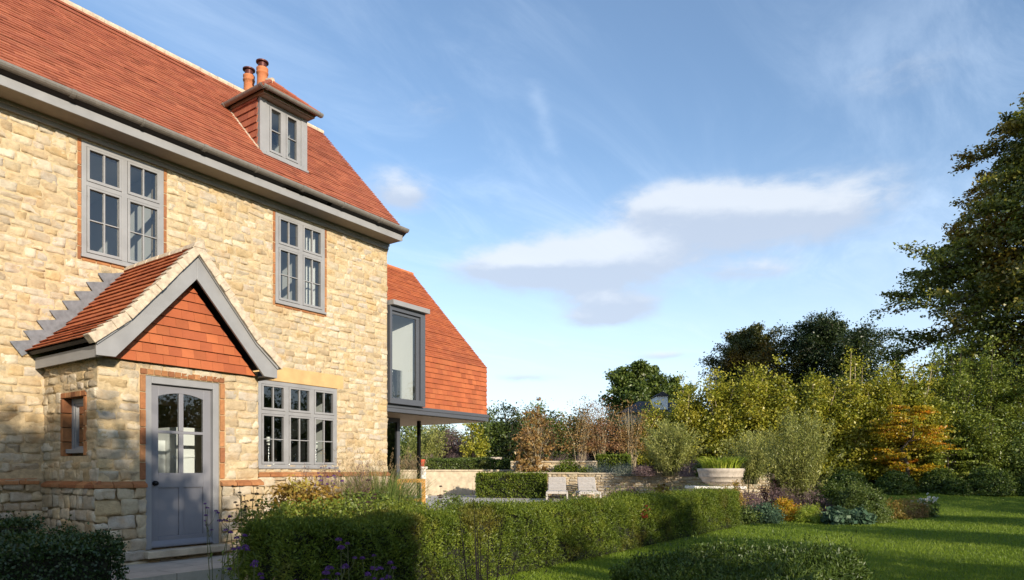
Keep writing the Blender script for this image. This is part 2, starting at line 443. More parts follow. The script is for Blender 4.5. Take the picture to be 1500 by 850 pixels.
backing(mb, lambda a0, a1, z0, z1: mb.box(a0, a1, D, D+.34, z0, z1), HX0, HX1, -1.3, 4.6, list(WINS.values())+[(4.25, 5.4, -1.1, 1.0)])
mb.box(HX1-.34, HX1-.004, D+.34, 14.1, -1.3, 4.6); mb.box(HX0, HX0+.34, D+.34, 14.1, -1.3, 4.6); mb.box(HX0, HX1, 14.1, 14.4, -1.3, 4.6)
for x in (HX0+.03, HX1-.34): mb.prism([(x, D+.05, 4.6), (x, 14.35, 4.6), (x, 12.02, 7.2)], (.3, 0, 0))
wall = hp(mb.build('wall', M['mortar']))
mb = MB()
stone_field(mb, Ff(), 1.2, HX1+.005, -.02, 4.47, front_holes)
stone_field(mb, Ff(.045), 1.2, HX1+.03, -1.25, -.10, [(3.75, 5.88, -2, 1)])
hp(mb.build('wall_stone', M['stone'], smooth_=True))
seed('porch')
# porch walls
PX0, PX1 = 3.75, 5.88
mb = MB()
dh = (4.304, 5.29, -1.0, 1.185)
backing(mb, lambda a0, a1, z0, z1: mb.box(a0, a1, DP, DP+.28, z0, z1), PX0, PX1, -1.3, 1.40, [dh])
sw = (8.87, 9.42, .23, .895)
backing(mb, lambda a0, a1, z0, z1: mb.box(PX0, PX0+.25, a0, a1, z0, z1), DP+.28, D, -1.3, 1.40, [(sw[0]-.07, sw[1]+.07, sw[2]-.05, sw[3]+.07)])
mb.box(PX1-.25, PX1, DP+.28, D, -1.3, 1.40)
hp(mb.build('porch_wall', M['mortar']))
mb = MB()
stone_field(mb, lambda a, z, h: (a, DP-h, z), PX0-.005, PX1+.005, -.12, 1.36, [(dh[0]-.075, dh[1]+.075, -2, 1.262)], lmin=.16, lmax=.38)
stone_field(mb, lambda a, z, h: (a, DP-.05-h, z), PX0-.055, PX1+.05, -1.25, -.205, [(dh[0]-.004, dh[1]+.004, -1.05, 2)], hmin=.13, hmax=.2)
stone_field(mb, lambda a, z, h: (PX0-h, a, z), DP-.004, D, -.12, 1.36, [(sw[0]-.07, sw[1]+.07, sw[2]-.05, sw[3]+.07)], lmin=.13, lmax=.33)
stone_field(mb, lambda a, z, h: (PX0-.05-h, a, z), DP-.054, D-.03, -1.25, -.205, hmin=.13, hmax=.2)
stone_field(mb, lambda a, z, h: (PX1+h, a, z), DP-.004, D, -1.2, 1.36)
hp(mb.build('porch_stone', M['stone'], smooth_=True))
# brick trim: window jambs, door surround, string course
mb = MB()
def bricks_v(x0, x1, y0, y1, z0, z1, h):
    z = z0; n = max(1, round((z1-z0)/h)); h = (z1-z0)/n
    for k in range(n):
        j = rng.normal(0, .003); mb.box(x0, x1, y0+j, y1, z+.005, z+h-.005, brick_col()); z += h
for k in ('ul', 'ur'):
    mb = MB(); x0, x1, z0, z1 = WINS[k]
    bricks_v(x0-.048, x0-.002, D-.010, D+.12, z0-.05, z1+.02, .19); bricks_v(x1+.002, x1+.048, D-.010, D+.12, z0-.05, z1+.02, .19)
    n = 6
    for i in range(n): mb.box(x0+(x1-x0)*i/n+.006, x0+(x1-x0)*(i+1)/n-.006, D-.012+rng.normal(0, .002), D+.1, z0-.055, z0-.006, brick_col())
    hp(mb.build('brick_surround', M['brick'], bevel=.006))
mb = MB()
bricks_v(dh[0]-.07, dh[0]-.003, DP-.016, DP+.13, -.11, 1.19, .22); bricks_v(dh[1]+.003, dh[1]+.07, DP-.016, DP+.13, -.11, 1.19, .22)
n = 13
for i in range(n):
    a = dh[0]-.07+(dh[1]-dh[0]+.14)*i/n; b = dh[0]-.07+(dh[1]-dh[0]+.14)*(i+1)/n
    mb.box(a+.004, b-.004, DP-.016+rng.normal(0, .003), DP+.13, 1.193, 1.262, brick_col())
hp(mb.build('brick_surround', M['brick'], bevel=.006)); mb = MB()
bricks_v(PX0-.012, PX0+.10, sw[1]+.003, sw[1]+.068, sw[2]-.05, sw[3], .16); bricks_v(PX0-.012, PX0+.10, sw[0]-.068, sw[0]-.003, sw[2]-.05, sw[3], .16)
for i in range(5):
    a = sw[0]-.068+(sw[1]-sw[0]+.136)*i/5; mb.box(PX0-.012, PX0+.1, a+.004, a+(sw[1]-sw[0]+.136)/5-.004, sw[3]+.004, sw[3]+.068, brick_col())
hp(mb.build('brick_surround', M['brick'], bevel=.006))
mb = MB()
def string(a0, a1, z0, z1, put, l=.225):
    a = a0
    while a < a1-.02:
        b = min(a+l, a1); j = rng.normal(0, .003); put(a+.004, b-.004, j, brick_col()); a = b
def slope_brick(put_pts, col):
    mb.prism(*put_pts, col)
def sx(y, off, z0, z1):                                # plinth brick with a weathered top, course along x
    def put(a, b, j, c): mb.prism([(a, y+.02, z0), (a, y-off+j, z0), (a, y-off+j, z0+(z1-z0)*.45), (a, y+.02, z1)], (b-a, 0, 0), c)
    return put
string(1.2, PX0-.07, -.17, -.085, sx(D, .07, -.17, -.085)); hp(mb.build('string_course', M['brick'], bevel=.005)); mb = MB(); string(PX1+.08, HX1+.04, -.10, -.01, sx(D, .07, -.10, -.01)); hp(mb.build('string_course', M['brick'], bevel=.005)); mb = MB()
string(dh[1]+.002, PX1+.06, -.2, -.118, sx(DP, .072, -.205, -.115)); hp(mb.build('string_course', M['brick'], bevel=.005)); mb = MB()
string(PX0-.07, dh[0]-.002, -.2, -.118, sx(DP, .072, -.205, -.115))
def sy(a, b, j, c): mb.prism([(PX0+.02, a, -.205), (PX0-.074+j, a, -.205), (PX0-.074+j, a, -.165), (PX0+.02, a, -.115)], (0, b-a, 0), c)
string(DP-.06, D-.07, 0, 0, sy)
hp(mb.build('string_course', M['brick'], bevel=.005))
mb = MB(); mb.box(6.62, 8.70, D-.025, D+.2, 1.53, 1.785)
hp(mb.build('lintel', M['lintel'], bevel=.01))

# windows -------------------------------------------------------------------------
seed('windows')
def casement(x0, x1, z0, z1, y, lights, name='window', rows=True, label=None, top=.36):
    W, H = x1-x0, z1-z0; fw = .062; mw = .075
    mb = MB(); gl = MB()
    zt = z1-fw
    mb.box(x0, x0+fw, y, y+.09, z0, z1); mb.box(x1-fw, x1, y, y+.09, z0, z1)
    mb.box(x0+fw, x1-fw, y+.001, y+.089, zt, z1); mb.box(x0+fw, x1-fw, y+.001, y+.089, z0, z0+fw)
    mb.box(x0-.015, x1+.015, y-.035, y-.0005, z0-.012, z0+.028)          # sill nosing
    lw = (W-2*fw-mw*(lights-1))/lights; ztr = z1-H*top
    for k in range(lights):
        a = x0+fw+k*(lw+mw); b = a+lw
        if k: mb.box(a-mw, a, y-.002, y+.088, z0+fw, zt)
        if rows: mb.box(a, b, y-.001, y+.085, ztr-.03, ztr+.03); parts = [(ztr+.03, zt, False), (z0+fw, ztr-.03, True)]
        else: parts = [(z0+fw, zt, True)]
        for (q0, q1, bar) in parts:
            s = .036
            mb.box(a+.004, a+s, y-.010, y+.055, q0+.004, q1-.004); mb.box(b-s, b-.004, y-.010, y+.055, q0+.004, q1-.004)
            mb.box(a+s, b-s, y-.0095, y+.054, q1-s, q1-.004); mb.box(a+s, b-s, y-.0095, y+.054, q0+.004, q0+s+.008)
            g = .011
            if rows: mb.box((a+b)/2-g, (a+b)/2+g, y+.004, y+.046, q0+s, q1-s)
            if bar: zm = (q0+q1)/2; mb.box(a+s, b-s, y+.006, y+.044, zm-g*.8, zm+g*.8)
            gl.face([(a+s-.002, y+.027, q0+s-.002), (b-s+.002, y+.027, q0+s-.002), (b-s+.002, y+.027, q1-s+.002), (a+s-.002, y+.027, q1-s+.002)])
            if name != 'dormer_window' and bar:
                for hz in (q0+.12, q1-.12):              # hinges
                    xx = a+.004 if k < lights/2 else b-.012
                    mb.box(xx, xx+.008, y-.018, y-.0095, hz-.035, hz+.035)
    o = hp(mb.build(name, M['paint'], bevel=.004))
    if label: o['label'] = label
    p = gl.build('pane', M['glass'], o)
    return o
w_ul = casement(*WINS['ul'], D-.012, 2, label='grey two light casement window above the porch roof')
w_ur = casement(*WINS['ur'], D-.012, 2, label='grey two light casement window near the house corner')
w_dr = casement(*WINS['dr'], D-.012, 3, label='grey three light casement window with candlesticks inside')
# eaves ---------------------------------------------------------------------------
mb = MB(); mb.box(HX0-.1, HX1-.02, 9.555, 9.58, 4.555, 4.672); hp(mb.build('fascia', M['paint'], bevel=.004))
mb = MB(); mb.box(HX0-.1, HX1-.02, 9.585, D-.03, 4.572, 4.59); mb.prism([(HX1-.02, 9.558, 4.57), (HX1-.02, D+.1, 4.57), (HX1-.02, D+.1, 5.05), (HX1-.02, 9.558, 4.70)], (.02, 0, 0)); hp(mb.build('soffit', M['soffit']))
mb = MB(); mb.box(HX0, HX1+.004, D-.045, D-.004, 4.465, 4.571); mb.box(HX0, HX1+.008, D-.07, D-.0455, 4.525, 4.5712); hp(mb.build('cornice', M['paint'], bevel=.004))
def gutter_mb(mb, a, b, r=.056):
    a, b = Vector(a), Vector(b); d = (b-a).normalized(); s = d.cross(Vector((0, 0, 1)))
    pr = [(-r*math.cos(t), -r*math.sin(t)) for t in np.linspace(0, math.pi, 9)]
    inner = [(x*.88, z*.88) for x, z in reversed(pr)]
    mb.prism([a+s*x+Vector((0, 0, z)) for x, z in pr+inner], b-a)
    L = (b-a).length; k = max(1, int(L/.95))
    for i in range(k+1):
        p = a+d*(L*(.06+.88*i/k)); q = [(x*1.2, z*1.2) for x, z in pr]+[(x*1.02, z*1.02) for x, z in reversed(pr)]
        w = .055 if i % 2 else .03
        mb.prism([p+s*x+Vector((0, 0, z)) for x, z in q], d*w)
mb = MB(); gutter_mb(mb, (HX0-.1, 9.462, 4.775), (HX1+.03, 9.462, 4.775), .066); hp(mb.build('gutter', M['gutter']))
seed('roof')
# main roof
pit = math.atan(1.073); cp, sp_ = math.cos(pit), math.sin(pit)
RY0, RZ0 = 9.495, 4.78-.055*1.073
SL = (12.02-RY0)/cp
xl, xr, xe = 7.07-HX0+.05, 8.05-HX0+.05, HX1-HX0+.09
vl, vh = .088*10, .088*24                              # the roof is open inside the dormer
mb = MB()
for pl in ([(3.4, 0), (xl, 0), (xl, SL), (3.4, SL)], [(xr, 0), (xe, 0), (xe, SL), (xr, SL)], [(xl, 0), (xr, 0), (xr, vl), (xl, vl)], [(xl, vh), (xr, vh), (xr, SL), (xl, SL)]):
    tiles(mb, (HX0-.05, RY0, RZ0), (1, 0, 0), (0, cp, sp_), pl, gauge=.088, lift=.014, cols=TL)
roof = hp(mb.build('roof_tiles', M['tile']))
def ry(v): return 9.50+v*cp*1.0
def dz(y): return 4.72+(y-9.50)*1.0595
mb = MB()
for x0_, x1_ in ((HX0-.05, 7.07), (8.05, HX1+.05)):
    mb.prism([(x0_, 9.50, 4.72), (x0_, 12.02, 7.39), (x0_, 12.02, 7.18), (x0_, 9.66, 4.62)], (x1_-x0_, 0, 0))
for y0_, y1_ in ((9.64, 10.10), (10.93, 12.02)):
    mb.prism([(7.07, y0_, dz(y0_)), (7.07, y1_, dz(y1_)), (7.07, y1_, dz(y1_)-.15), (7.07, y0_, dz(y0_)-.15)], (.98, 0, 0))
mb.prism([(HX0-.05, 12.02, 7.39), (HX0-.05, 14.55, 4.72), (HX0-.05, 14.4, 4.62), (HX0-.05, 12.02, 7.18)], (HX1-HX0+.1, 0, 0)); hp(mb.build('roof_deck', M['slate']))  # dark deck colour gives the shade of the gap behind the gutter
mb = MB(); tiles(mb, (HX1+.04, 14.57, RZ0), (-1, 0, 0), (0, -cp, sp_), [(0, 0), (HX1-HX0+.09, 0), (HX1-HX0+.09, SL), (0, SL)], gauge=.2, tw=.33); hp(mb.build('rear_roof_tiles', M['tile']))
mb = MB()
x = HX0
while x < HX1: mb.tube([(x, 12.02, 7.43+rng.normal(0, .003)), (min(x+.33, HX1+.04), 12.02, 7.43+rng.normal(0, .003))], .058, 10); x += .335
hp(mb.build('ridge_tile', M['pale_mortar']))
# dormer -------------------------------------------------------------------------
DX0, DX1, DY, DZ0, DZ1 = 7.07, 8.05, 10.2, 5.44, 6.38
def roofz(y): return 4.78+(y-9.55)*1.073
mb = MB()
mb.box(DX0, DX0+.13, DY-.012, DY+.08, DZ0+.02, DZ1); mb.box(DX1-.13, DX1, DY-.012, DY+.08, DZ0+.02, DZ1)
mb.prism([(DX1-.03, DY+.08, 5.4), (DX1-.03, DY+.08, DZ1), (DX1-.03, 11.1, DZ1)], (.03, 0, 0)); mb.box(DX0-.005, DX1+.005, DY-.05, DY+.02, DZ0-.035, DZ0+.018)
hp(mb.build('dormer_boarding', M['paint'], bevel=.004))
dw = casement(DX0+.131, DX1-.131, DZ0+.02, DZ1-.005, DY, 2, 'dormer_window', rows=False, label='small grey two light dormer window in the tiled roof')
mb = MB(); tiles(mb, (DX0-.012, 11.08, 5.40), (0, -1, 0), (0, 0, 1), [(.84, .06), (.84, .98), (0, .98)], gauge=.125, lift=.02, cols=TL)
hp(mb.build('dormer_cheek', M['tile']))
mb = MB(); mb.prism([(DX0, 11.06, 6.38), (DX0, DY+.08, 6.38), (DX0, DY+.08, 5.5)], (.04, 0, 0)); mb.box(DX0+.04, DX1-.03, DY+.08, 11.0, 6.37, 6.40); mb.box(DX1-.13, DX1-.10, DY+.09, 11.2, 5.2, 6.37); mb.box(DX0+.05, DX1-.131, 11.2, 11.22, 5.2, 6.37)
hp(mb.build('dormer_lining', M['white_wall']))
mb = MB(); mb.tube([(DX0-.03, 11.06, roofz(11.06)+.01), (DX0-.03, DY, roofz(DY)+.02)], .018, 6); hp(mb.build('dormer_flashing', M['pale_mortar']))
ex0, ex1, ey, ez, ax, ay, az_ = 6.97, 8.15, 9.97, 6.46, 7.56, 10.58, 6.975
mb = MB()
def tri_tiles(mb, O, U, L, V, apexu, SLn, gauge=.1): tiles(mb, O, U, V, [(0, 0), (L, 0), (apexu, SLn)], gauge=gauge, cols=TL)
hf = math.hypot(ay-ey, az_-ez)
tri_tiles(mb, (ex0, ey, ez), (1, 0, 0), ex1-ex0, (0, ay-ey, az_-ez), (ex1-ex0)/2, hf)
hs = math.hypot(ax-ex0, az_-ez); yb = 11.6
tiles(mb, (ex0, yb, ez), (0, -1, 0), (ax-ex0, 0, az_-ez), [(0, 0), (yb-ey, 0), (yb-ay, hs), (0, hs)], cols=TL)
tiles(mb, (ex1, ey, ez), (0, 1, 0), (ax-ex1, 0, az_-ez), [(0, 0), (yb-ey, 0), (yb-ey, hs), (ay-ey, hs)], cols=TL)
dr = hp(mb.build('dormer_roof', M['tile']))
mb = MB(); mb.box(ex0+.06, ex1-.06, ey+.06, 11.0, ez-.07, ez-.02); mb.box(ex0+.1, ex1-.1, ey+.1, 11.0, ez-.08, ez-.0705); hp(mb.build('dormer_soffit', M['soffit']))
mb = MB()
for a, b in (((ex0, ey, ez+.02), (ax, ay, az_+.03)), ((ex1, ey, ez+.02), (ax, ay, az_+.03)), ((ax, ay, az_+.03), (ax, yb, az_+.03))):
    n = 4
    for k in range(n):
        p = Vector(a).lerp(Vector(b), k/n); q = Vector(a).lerp(Vector(b), (k+1)/n); mb.tube([p, q], [.036, .03], 8, (.33, .10, .055))
hp(mb.build('dormer_hip', M['tile']))
mb = MB(); mb.tube([(ax, ay-.05, az_+.02), (ax, ay+.1, az_+.06)], .05, 8); hp(mb.build('dormer_cap', M['pale_mortar']))
mb = MB(); gutter_mb(mb, (ex0-.02, ey-.03, ez-.0), (ex1+.03, ey-.03, ez-.0), .05); gutter_mb(mb, (ex0-.02, 11.12, ez-.0), (ex0-.02, ey-.06, ez-.0), .05); hp(mb.build('dormer_gutter', M['gutter']))
# chimney with two pots
mb = MB()
for k in range(14):
    z0 = 6.5+k*.075
    for a in np.arange(12.0, 12.95, .225): mb.box(8.33, 8.81, a, min(a+.217, 12.98), z0, z0+.068, brick_col())
mb.box(8.34, 8.8, 12.01, 12.97, 6.5, 7.548, (.4, .33, .25))
ch = hp(mb.build('chimney_stack', M['brick']))
for y, dz_ in ((12.28, 0), (12.74, 0)):
    mb = MB(); mb.lathe([(.13, 7.54), (.125, 7.7), (.105, 8.05), (.103, 8.16), (.118, 8.17), (.122, 8.2), (.105, 8.22), (.118, 8.25), (.118, 8.285), (.09, 8.29), (.085, 8.2)], (8.57, y, 0), 20)
    pot = hp(mb.build('chimney_pot', M['terracotta'], smooth_=True), None)
    mb = MB(); mb.lathe([(0, 8.43), (.125, 8.425), (.125, 8.40), (.085, 8.39), (.083, 8.25)], (8.57, y, 0), 20)
    cw = mb.build('cowl', M['rust_cowl'], pot, smooth_=False)
# porch roof -----------------------------------------------------------------------
PC = 4.815
prof = [(3.53, 1.50), (3.93, 1.83), (PC, 2.875)]
py0, py1 = 8.20, D-.002
mb = MB()
for side in (-1, 1):
    for (a, b) in ((prof[0], prof[1]), (prof[1], prof[2])):
        w = b[0]-a[0]; h = b[1]-a[1]; L = math.hypot(w, h)
        if side < 0: tiles(mb, (a[0], py1, a[1]), (0, -1, 0), (w, 0, h), [(0, 0), (py1-py0-.08, 0), (py1-py0-.08, L), (0, L)], gauge=L/round(L/.105), lift=.02, cols=TLO)
        else: tiles(mb, (2*PC-a[0], py0+.08, a[1]), (0, 1, 0), (-w, 0, h), [(0, 0), (py1-py0-.08, 0), (py1-py0-.08, L), (0, L)], gauge=L/round(L/.105), lift=.02, cols=TLO)
hp(mb.build('porch_roof', M['tile']))
def mir(p): return (2*PC-p[0], p[1])
def pp(pts, y): return [(p[0], y, p[1]) for p in pts]
low = [(3.60, 1.47), (3.95, 1.76), (PC, 2.78)]
mb = MB()
up_ = [(3.56, 1.50), (3.93, 1.81), (PC, 2.855)]
mb.prism(pp(up_+[mir(p) for p in reversed(up_[:-1])]+[mir(p) for p in low[:-1]]+list(reversed(low)), py0+.1), (0, py1-py0-.1, 0)); hp(mb.build('porch_roof_deck', M['slate']))
mb = MB()                                              # pale bedded verge, one lump per tile course
for side in (0, 1):
    for (a, b) in ((0, 1), (1, 2)):
        p, q = np.array(prof[a]), np.array(prof[b]); L = np.linalg.norm(q-p); n = round(L/.105)
        nn = np.array([-(q-p)[1], (q-p)[0]])/L
        for k in range(n):
            s0 = p+(q-p)*k/n; s1 = p+(q-p)*(k+1.04)/n; j = rng.normal(0, .006)
            pts = [s0-nn*.085, s1-nn*.085, s1+nn*.016, s0+nn*(.034+j*.5)]
            if side: pts = [mir(t) for t in pts]
            mb.prism(pp([tuple(t) for t in pts], py0+j), (0, .105+.05*rng.random(), 0), np.array((.62, .5, .38))*(.9+.2*rng.random()))
hp(mb.build('verge_mortar', M['pale_mortar'], bevel=.008))
mb = MB()
y = py0-.01
while y < py1-.02:
    b = min(y+.3, py1); z = prof[2][1]+rng.normal(0, .004)
    mb.prism([(PC-.085, y, z-.06), (PC-.06, y, z), (PC, y, z+.035), (PC+.06, y, z), (PC+.085, y, z-.06)], (0, b-y-.008, 0)); y = b
hp(mb.build('porch_ridge', M['pale_mortar'], bevel=.01))
inner = [(3.83, 1.316), (PC, 2.42)]
for side in (0, 1):
    pts = [(3.622, 1.31), (3.83, 1.316), (PC, 2.44), (PC, 2.79), (3.95, 1.765), (3.618, 1.47)]
    pl = [(PC, 2.79), (3.95, 1.765), (3.618, 1.47), (3.618, 1.425), (3.966, 1.725), (PC, 2.735)]
    if side: pts = [mir(p) for p in pts]; pl = [mir(p) for p in pl]
    mb = MB(); mb.prism(pp(pts, 8.262), (0, .035, 0)); mb.prism(pp(pl, 8.238), (0, .0235, 0)); hp(mb.build('bargeboard', M['paint'], bevel=.004))
for s in (-1, 1):
    mb = MB(); xa = PC+s*1.177; mb.box(min(xa, xa-s*.022), max(xa, xa-s*.022), 8.298, D-.03, 1.298, 1.435); mb.box(min(xa-s*.023, xa-s*.12), max(xa-s*.023, xa-s*.12), 8.3, D-.03, 1.33, 1.345)
    hp(mb.build('porch_fascia', M['paint'], bevel=.003))
mb = MB(); tiles(mb, (3.80, DP-.04, 1.335), (1, 0, 0), (0, 0, 1), [(.03, 0), (2.0, 0), (1.015, 1.13)], gauge=.122, tw=.165, lift=.022, cols=TLO)
gt = hp(mb.build('gable_tiles', M['tile']))
mb = MB(); mb.prism([(3.82, DP-.03, 1.37), (5.81, DP-.03, 1.37), (PC, DP-.03, 2.5)], (0, .2, 0)); hp(mb.build('gable_backing', M['slate']))
# stepped lead flashing on the facade beside the porch roof
mb = MB()
a0, a1 = np.array((3.46, 1.50)), np.array((4.62, 2.74)); n = 8; top = []; bot = []
for k in range(n):
    p, q = a0+(a1-a0)*k/n, a0+(a1-a0)*(k+1)/n
    yk = D-.040-.0015*k
    mb.prism([(x, yk, z) for x, z in ((p[0]+.03, p[1]-.06), (q[0]+.10, q[1]-.06), (q[0]+.09, q[1]+.04), (q[0]-.05, q[1]-.005), (p[0]-.10, p[1]+.11), (p[0]-.09, p[1]+.095))], (0, .012, 0))
hp(mb.build('lead_flashing', M['lead']))
# door ------------------------------------------------------------------------------
x0, x1, z0, z1 = dh; yf = DP+.012
mb = MB(); fw = .082
mb.box(x0, x0+fw, yf, yf+.11, z0+.02, z1); mb.box(x1-fw, x1, yf, yf+.11, z0+.02, z1); mb.box(x0+fw, x1-fw, yf+.001, yf+.109, z1-fw-.01, z1)
hp(mb.build('door_frame', M['paint'], bevel=.006))
a, b = x0+fw+.003, x1-fw-.003; yd = yf+.055; zb, zt = z0+.035, z1-fw-.014; st = .108; mc = (a+b)/2; mm = .03
gz = [(-.027, .478), (.515, 1.0)]
mb = MB(); gl = MB()
mb.box(a, a+st, yd, yd+.045, zb, zt); mb.box(b-st, b, yd, yd+.045, zb, zt)
for q0, q1 in ((zb, -.83), (-.215, gz[0][0]), (gz[0][1], gz[1][0])): mb.box(a+st, b-st, yd+.0006, yd+.0445, q0, q1)
for q0, q1 in ((-.83, -.215), gz[0], gz[1]): mb.box(mc-mm, mc+mm, yd+.0012, yd+.044, q0, q1)
arc = [(a+st+(b-a-2*st)*k/16, gz[1][1]-.055*((k/8-1)**2)) for k in range(17)]
mb.prism([(x, yd+.0008, z) for x, z in arc]+[(b-st, yd+.0008, zt), (a+st, yd+.0008, zt)], (0, .0435, 0))
mb.box(a+st, mc-mm, yd+.016, yd+.03, -.83, -.215); mb.box(mc+mm, b-st, yd+.016, yd+.03, -.83, -.215)
mb.prism([(a-.004, yd-.001, zb-.01), (a-.004, yd-.045, zb+.005), (a-.004, yd-.042, zb+.03), (a-.004, yd-.001, zb+.085)], (b-a+.008, 0, 0))
door = hp(mb.build('door', M['paint_door'], bevel=.004))
gl.face([(a+st, yd+.02, gz[0][0]), (b-st, yd+.02, gz[0][0]), (b-st, yd+.02, gz[1][1]), (a+st, yd+.02, gz[1][1])]); gl.build('pane', M['glass'], door)
mb = MB(); mb.lathe([(0, .058), (.02, .056), (.03, .045), (.028, .03), (.012, .02), (.012, .006), (.032, .005), (.032, 0)], (0, 0, 0), 18)
kn = mb.build('door_knob', M['black_metal'], door, smooth_=True); kn.rotation_euler = (R(90), 0, 0); kn.location = (a+.062, yd, -.155)
mb = MB(); mb.box(x0-.05, x1+.06, DP-.16, DP+.02, -1.075, -.985); hp(mb.build('doorstep', M['cream_stone'], bevel=.012))
# porch side window in its brick recess
mb = MB(); X_ = PX0+.09; f = .06
mb.box(X_, X_+.06, sw[0], sw[0]+f, sw[2], sw[3]); mb.box(X_, X_+.06, sw[1]-f, sw[1], sw[2], sw[3]); mb.box(X_+.001, X_+.059, sw[0]+f, sw[1]-f, sw[3]-f, sw[3]); mb.box(X_-.07, X_+.06, sw[0]+.002, sw[1]-.002, sw[2]-.012, sw[2]+.04)
mb.box(X_+.012, X_+.05, sw[0]+f, sw[0]+f+.035, sw[2]+.04, sw[3]-f); mb.box(X_+.012, X_+.05, sw[1]-f-.035, sw[1]-f, sw[2]+.04, sw[3]-f); mb.box(X_+.013, X_+.049, sw[0]+f+.035, sw[1]-f-.035, sw[3]-f-.035, sw[3]-f); mb.box(X_+.013, X_+.049, sw[0]+f+.035, sw[1]-f-.035, sw[2]+.04, sw[2]+.075)
sw_o = hp(mb.build('porch_window', M['paint'], bevel=.003)); sw_o['label'] = 'narrow grey side window in the porch wall'
gl = MB(); gl.face([(X_+.03, sw[0]+f, sw[2]+.04), (X_+.03, sw[1]-f, sw[2]+.04), (X_+.03, sw[1]-f, sw[3]-f), (X_+.03, sw[0]+f, sw[3]-f)]); gl.build('pane', M['glass'], sw_o)
# matching small casement standing open on the porch's far side
mb = MB(); mb.box(PX1+.012, PX1+.14, DP+.32, DP+.36, .42, .50); mb.box(PX1+.012, PX1+.14, DP+.32, DP+.36, .62, .70); mb.box(PX1+.012, PX1+.05, DP+.32, DP+.36, .50, .62); mb.box(PX1+.10, PX1+.14, DP+.32, DP+.36, .50, .62)
hp(mb.build('open_casement', M['paint_door'], bevel=.003))
# interiors: floors, partitions, ceilings
mb = MB()
mb.box(HX0+.34, HX1-.34, D+.34, 14.1, -1.0, -.96); mb.box(HX0+.34, HX1-.345, D+.345, 14.095, 1.9, 2.1); mb.box(HX0+.34, HX1-.345, D+.345, 14.095, 4.47, 4.55)
mb.box(5.32, 5.4, D+.345, 14.09, 2.1, 4.47); mb.box(8.31, 8.40, D+.345, 14.09, 2.1, 4.47); mb.box(8.56, 8.60, D+.02, D+.62, -.96, 1.9); mb.box(5.9, 6.0, D+.345, 14.09, -.96, 1.9)
mb.box(4.95, 5.9, 10.9, 10.98, -.96, 1.9); mb.box(4.62, 4.80, 10.34, 10.5, -.96, .35); mb.box(4.80, 5.5, 10.42, 10.5, .25, .30)
hp(mb.build('interior_wall', M['white_wall']))
mb = MB(); mb.box(4.74, 4.99, 9.35, 9.75, -.96, .42); mb.box(5.0, 5.62, 9.12, 9.75, -.96, .60); mb.prism([(4.95, 9.10, .17), (5.3, 9.10, .19), (5.3, 9.10, .22), (4.95, 9.10, .20)], (0, .015, 0))  # white boxes added for the sunlit patch behind the door glass
hp(mb.build('hall_bright_block', M['white_wall'], bevel=.005))
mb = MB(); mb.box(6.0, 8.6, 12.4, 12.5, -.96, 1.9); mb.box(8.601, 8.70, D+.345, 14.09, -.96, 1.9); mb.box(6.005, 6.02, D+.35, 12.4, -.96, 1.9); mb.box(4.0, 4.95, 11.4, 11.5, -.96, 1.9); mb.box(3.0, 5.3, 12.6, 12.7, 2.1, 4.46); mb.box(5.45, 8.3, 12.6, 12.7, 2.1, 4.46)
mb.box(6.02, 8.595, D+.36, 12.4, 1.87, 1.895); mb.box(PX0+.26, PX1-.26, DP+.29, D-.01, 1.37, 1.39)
hp(mb.build('gloom_interior_wall', M['room_gloom']))
mb = MB()                                              # folds of a white curtain in the right upper window
n = 28; pts = [(8.02+.2*k/n, D+.20+.022*math.sin(k*1.7)+.012*math.sin(k*.7)) for k in range(n+1)]
for k in range(n): mb.face([(pts[k][0], pts[k][1], 2.8), (pts[k+1][0], pts[k+1][1], 2.8), (pts[k+1][0], pts[k+1][1], 4.42), (pts[k][0], pts[k][1], 4.42)])
cu = tag(hp(mb.build('curtain', M['fabric'], smooth_=True)))
mb = MB(); mb.box(WINS['dr'][0], WINS['dr'][1], D+.085, D+.5, .02, .05); hp(mb.build('window_board', M['white_wall'], bevel=.004))

# candlesticks and ornaments on the inner sill: things of their own
def candlestick(x, y, h, label):
    e = empty('candlestick', (x, y, .05), label, 'candlestick', 'candlesticks on the inside window sill')
    pr = [(0, 0), (.05, 0), (.052, .012), (.02, .03)]
    z = .03
    while z < h-.05: pr += [(.013, z), (.024, z+.015), (.024, z+.03), (.013, z+.045)]; z += .05
    pr += [(.014, h-.03), (.04, h-.01), (.04, h), (0, h)]
    mb = MB(); mb.lathe(pr, (0, 0, 0), 16); mb.build('stick', M['silver'], e, smooth_=True)
    mb = MB(); mb.lathe([(0, h), (.034, h), (.034, h+.13), (.028, h+.135), (0, h+.13)], (0, 0, 0), 16); mb.build('candle', M['candle'], e, smooth_=True)
candlestick(7.21, D+.17, .40, 'silver candlestick with white candle in the left light of the ground floor window')
candlestick(8.22, D+.17, .36, 'silver candlestick with white candle in the right light of the ground floor window')
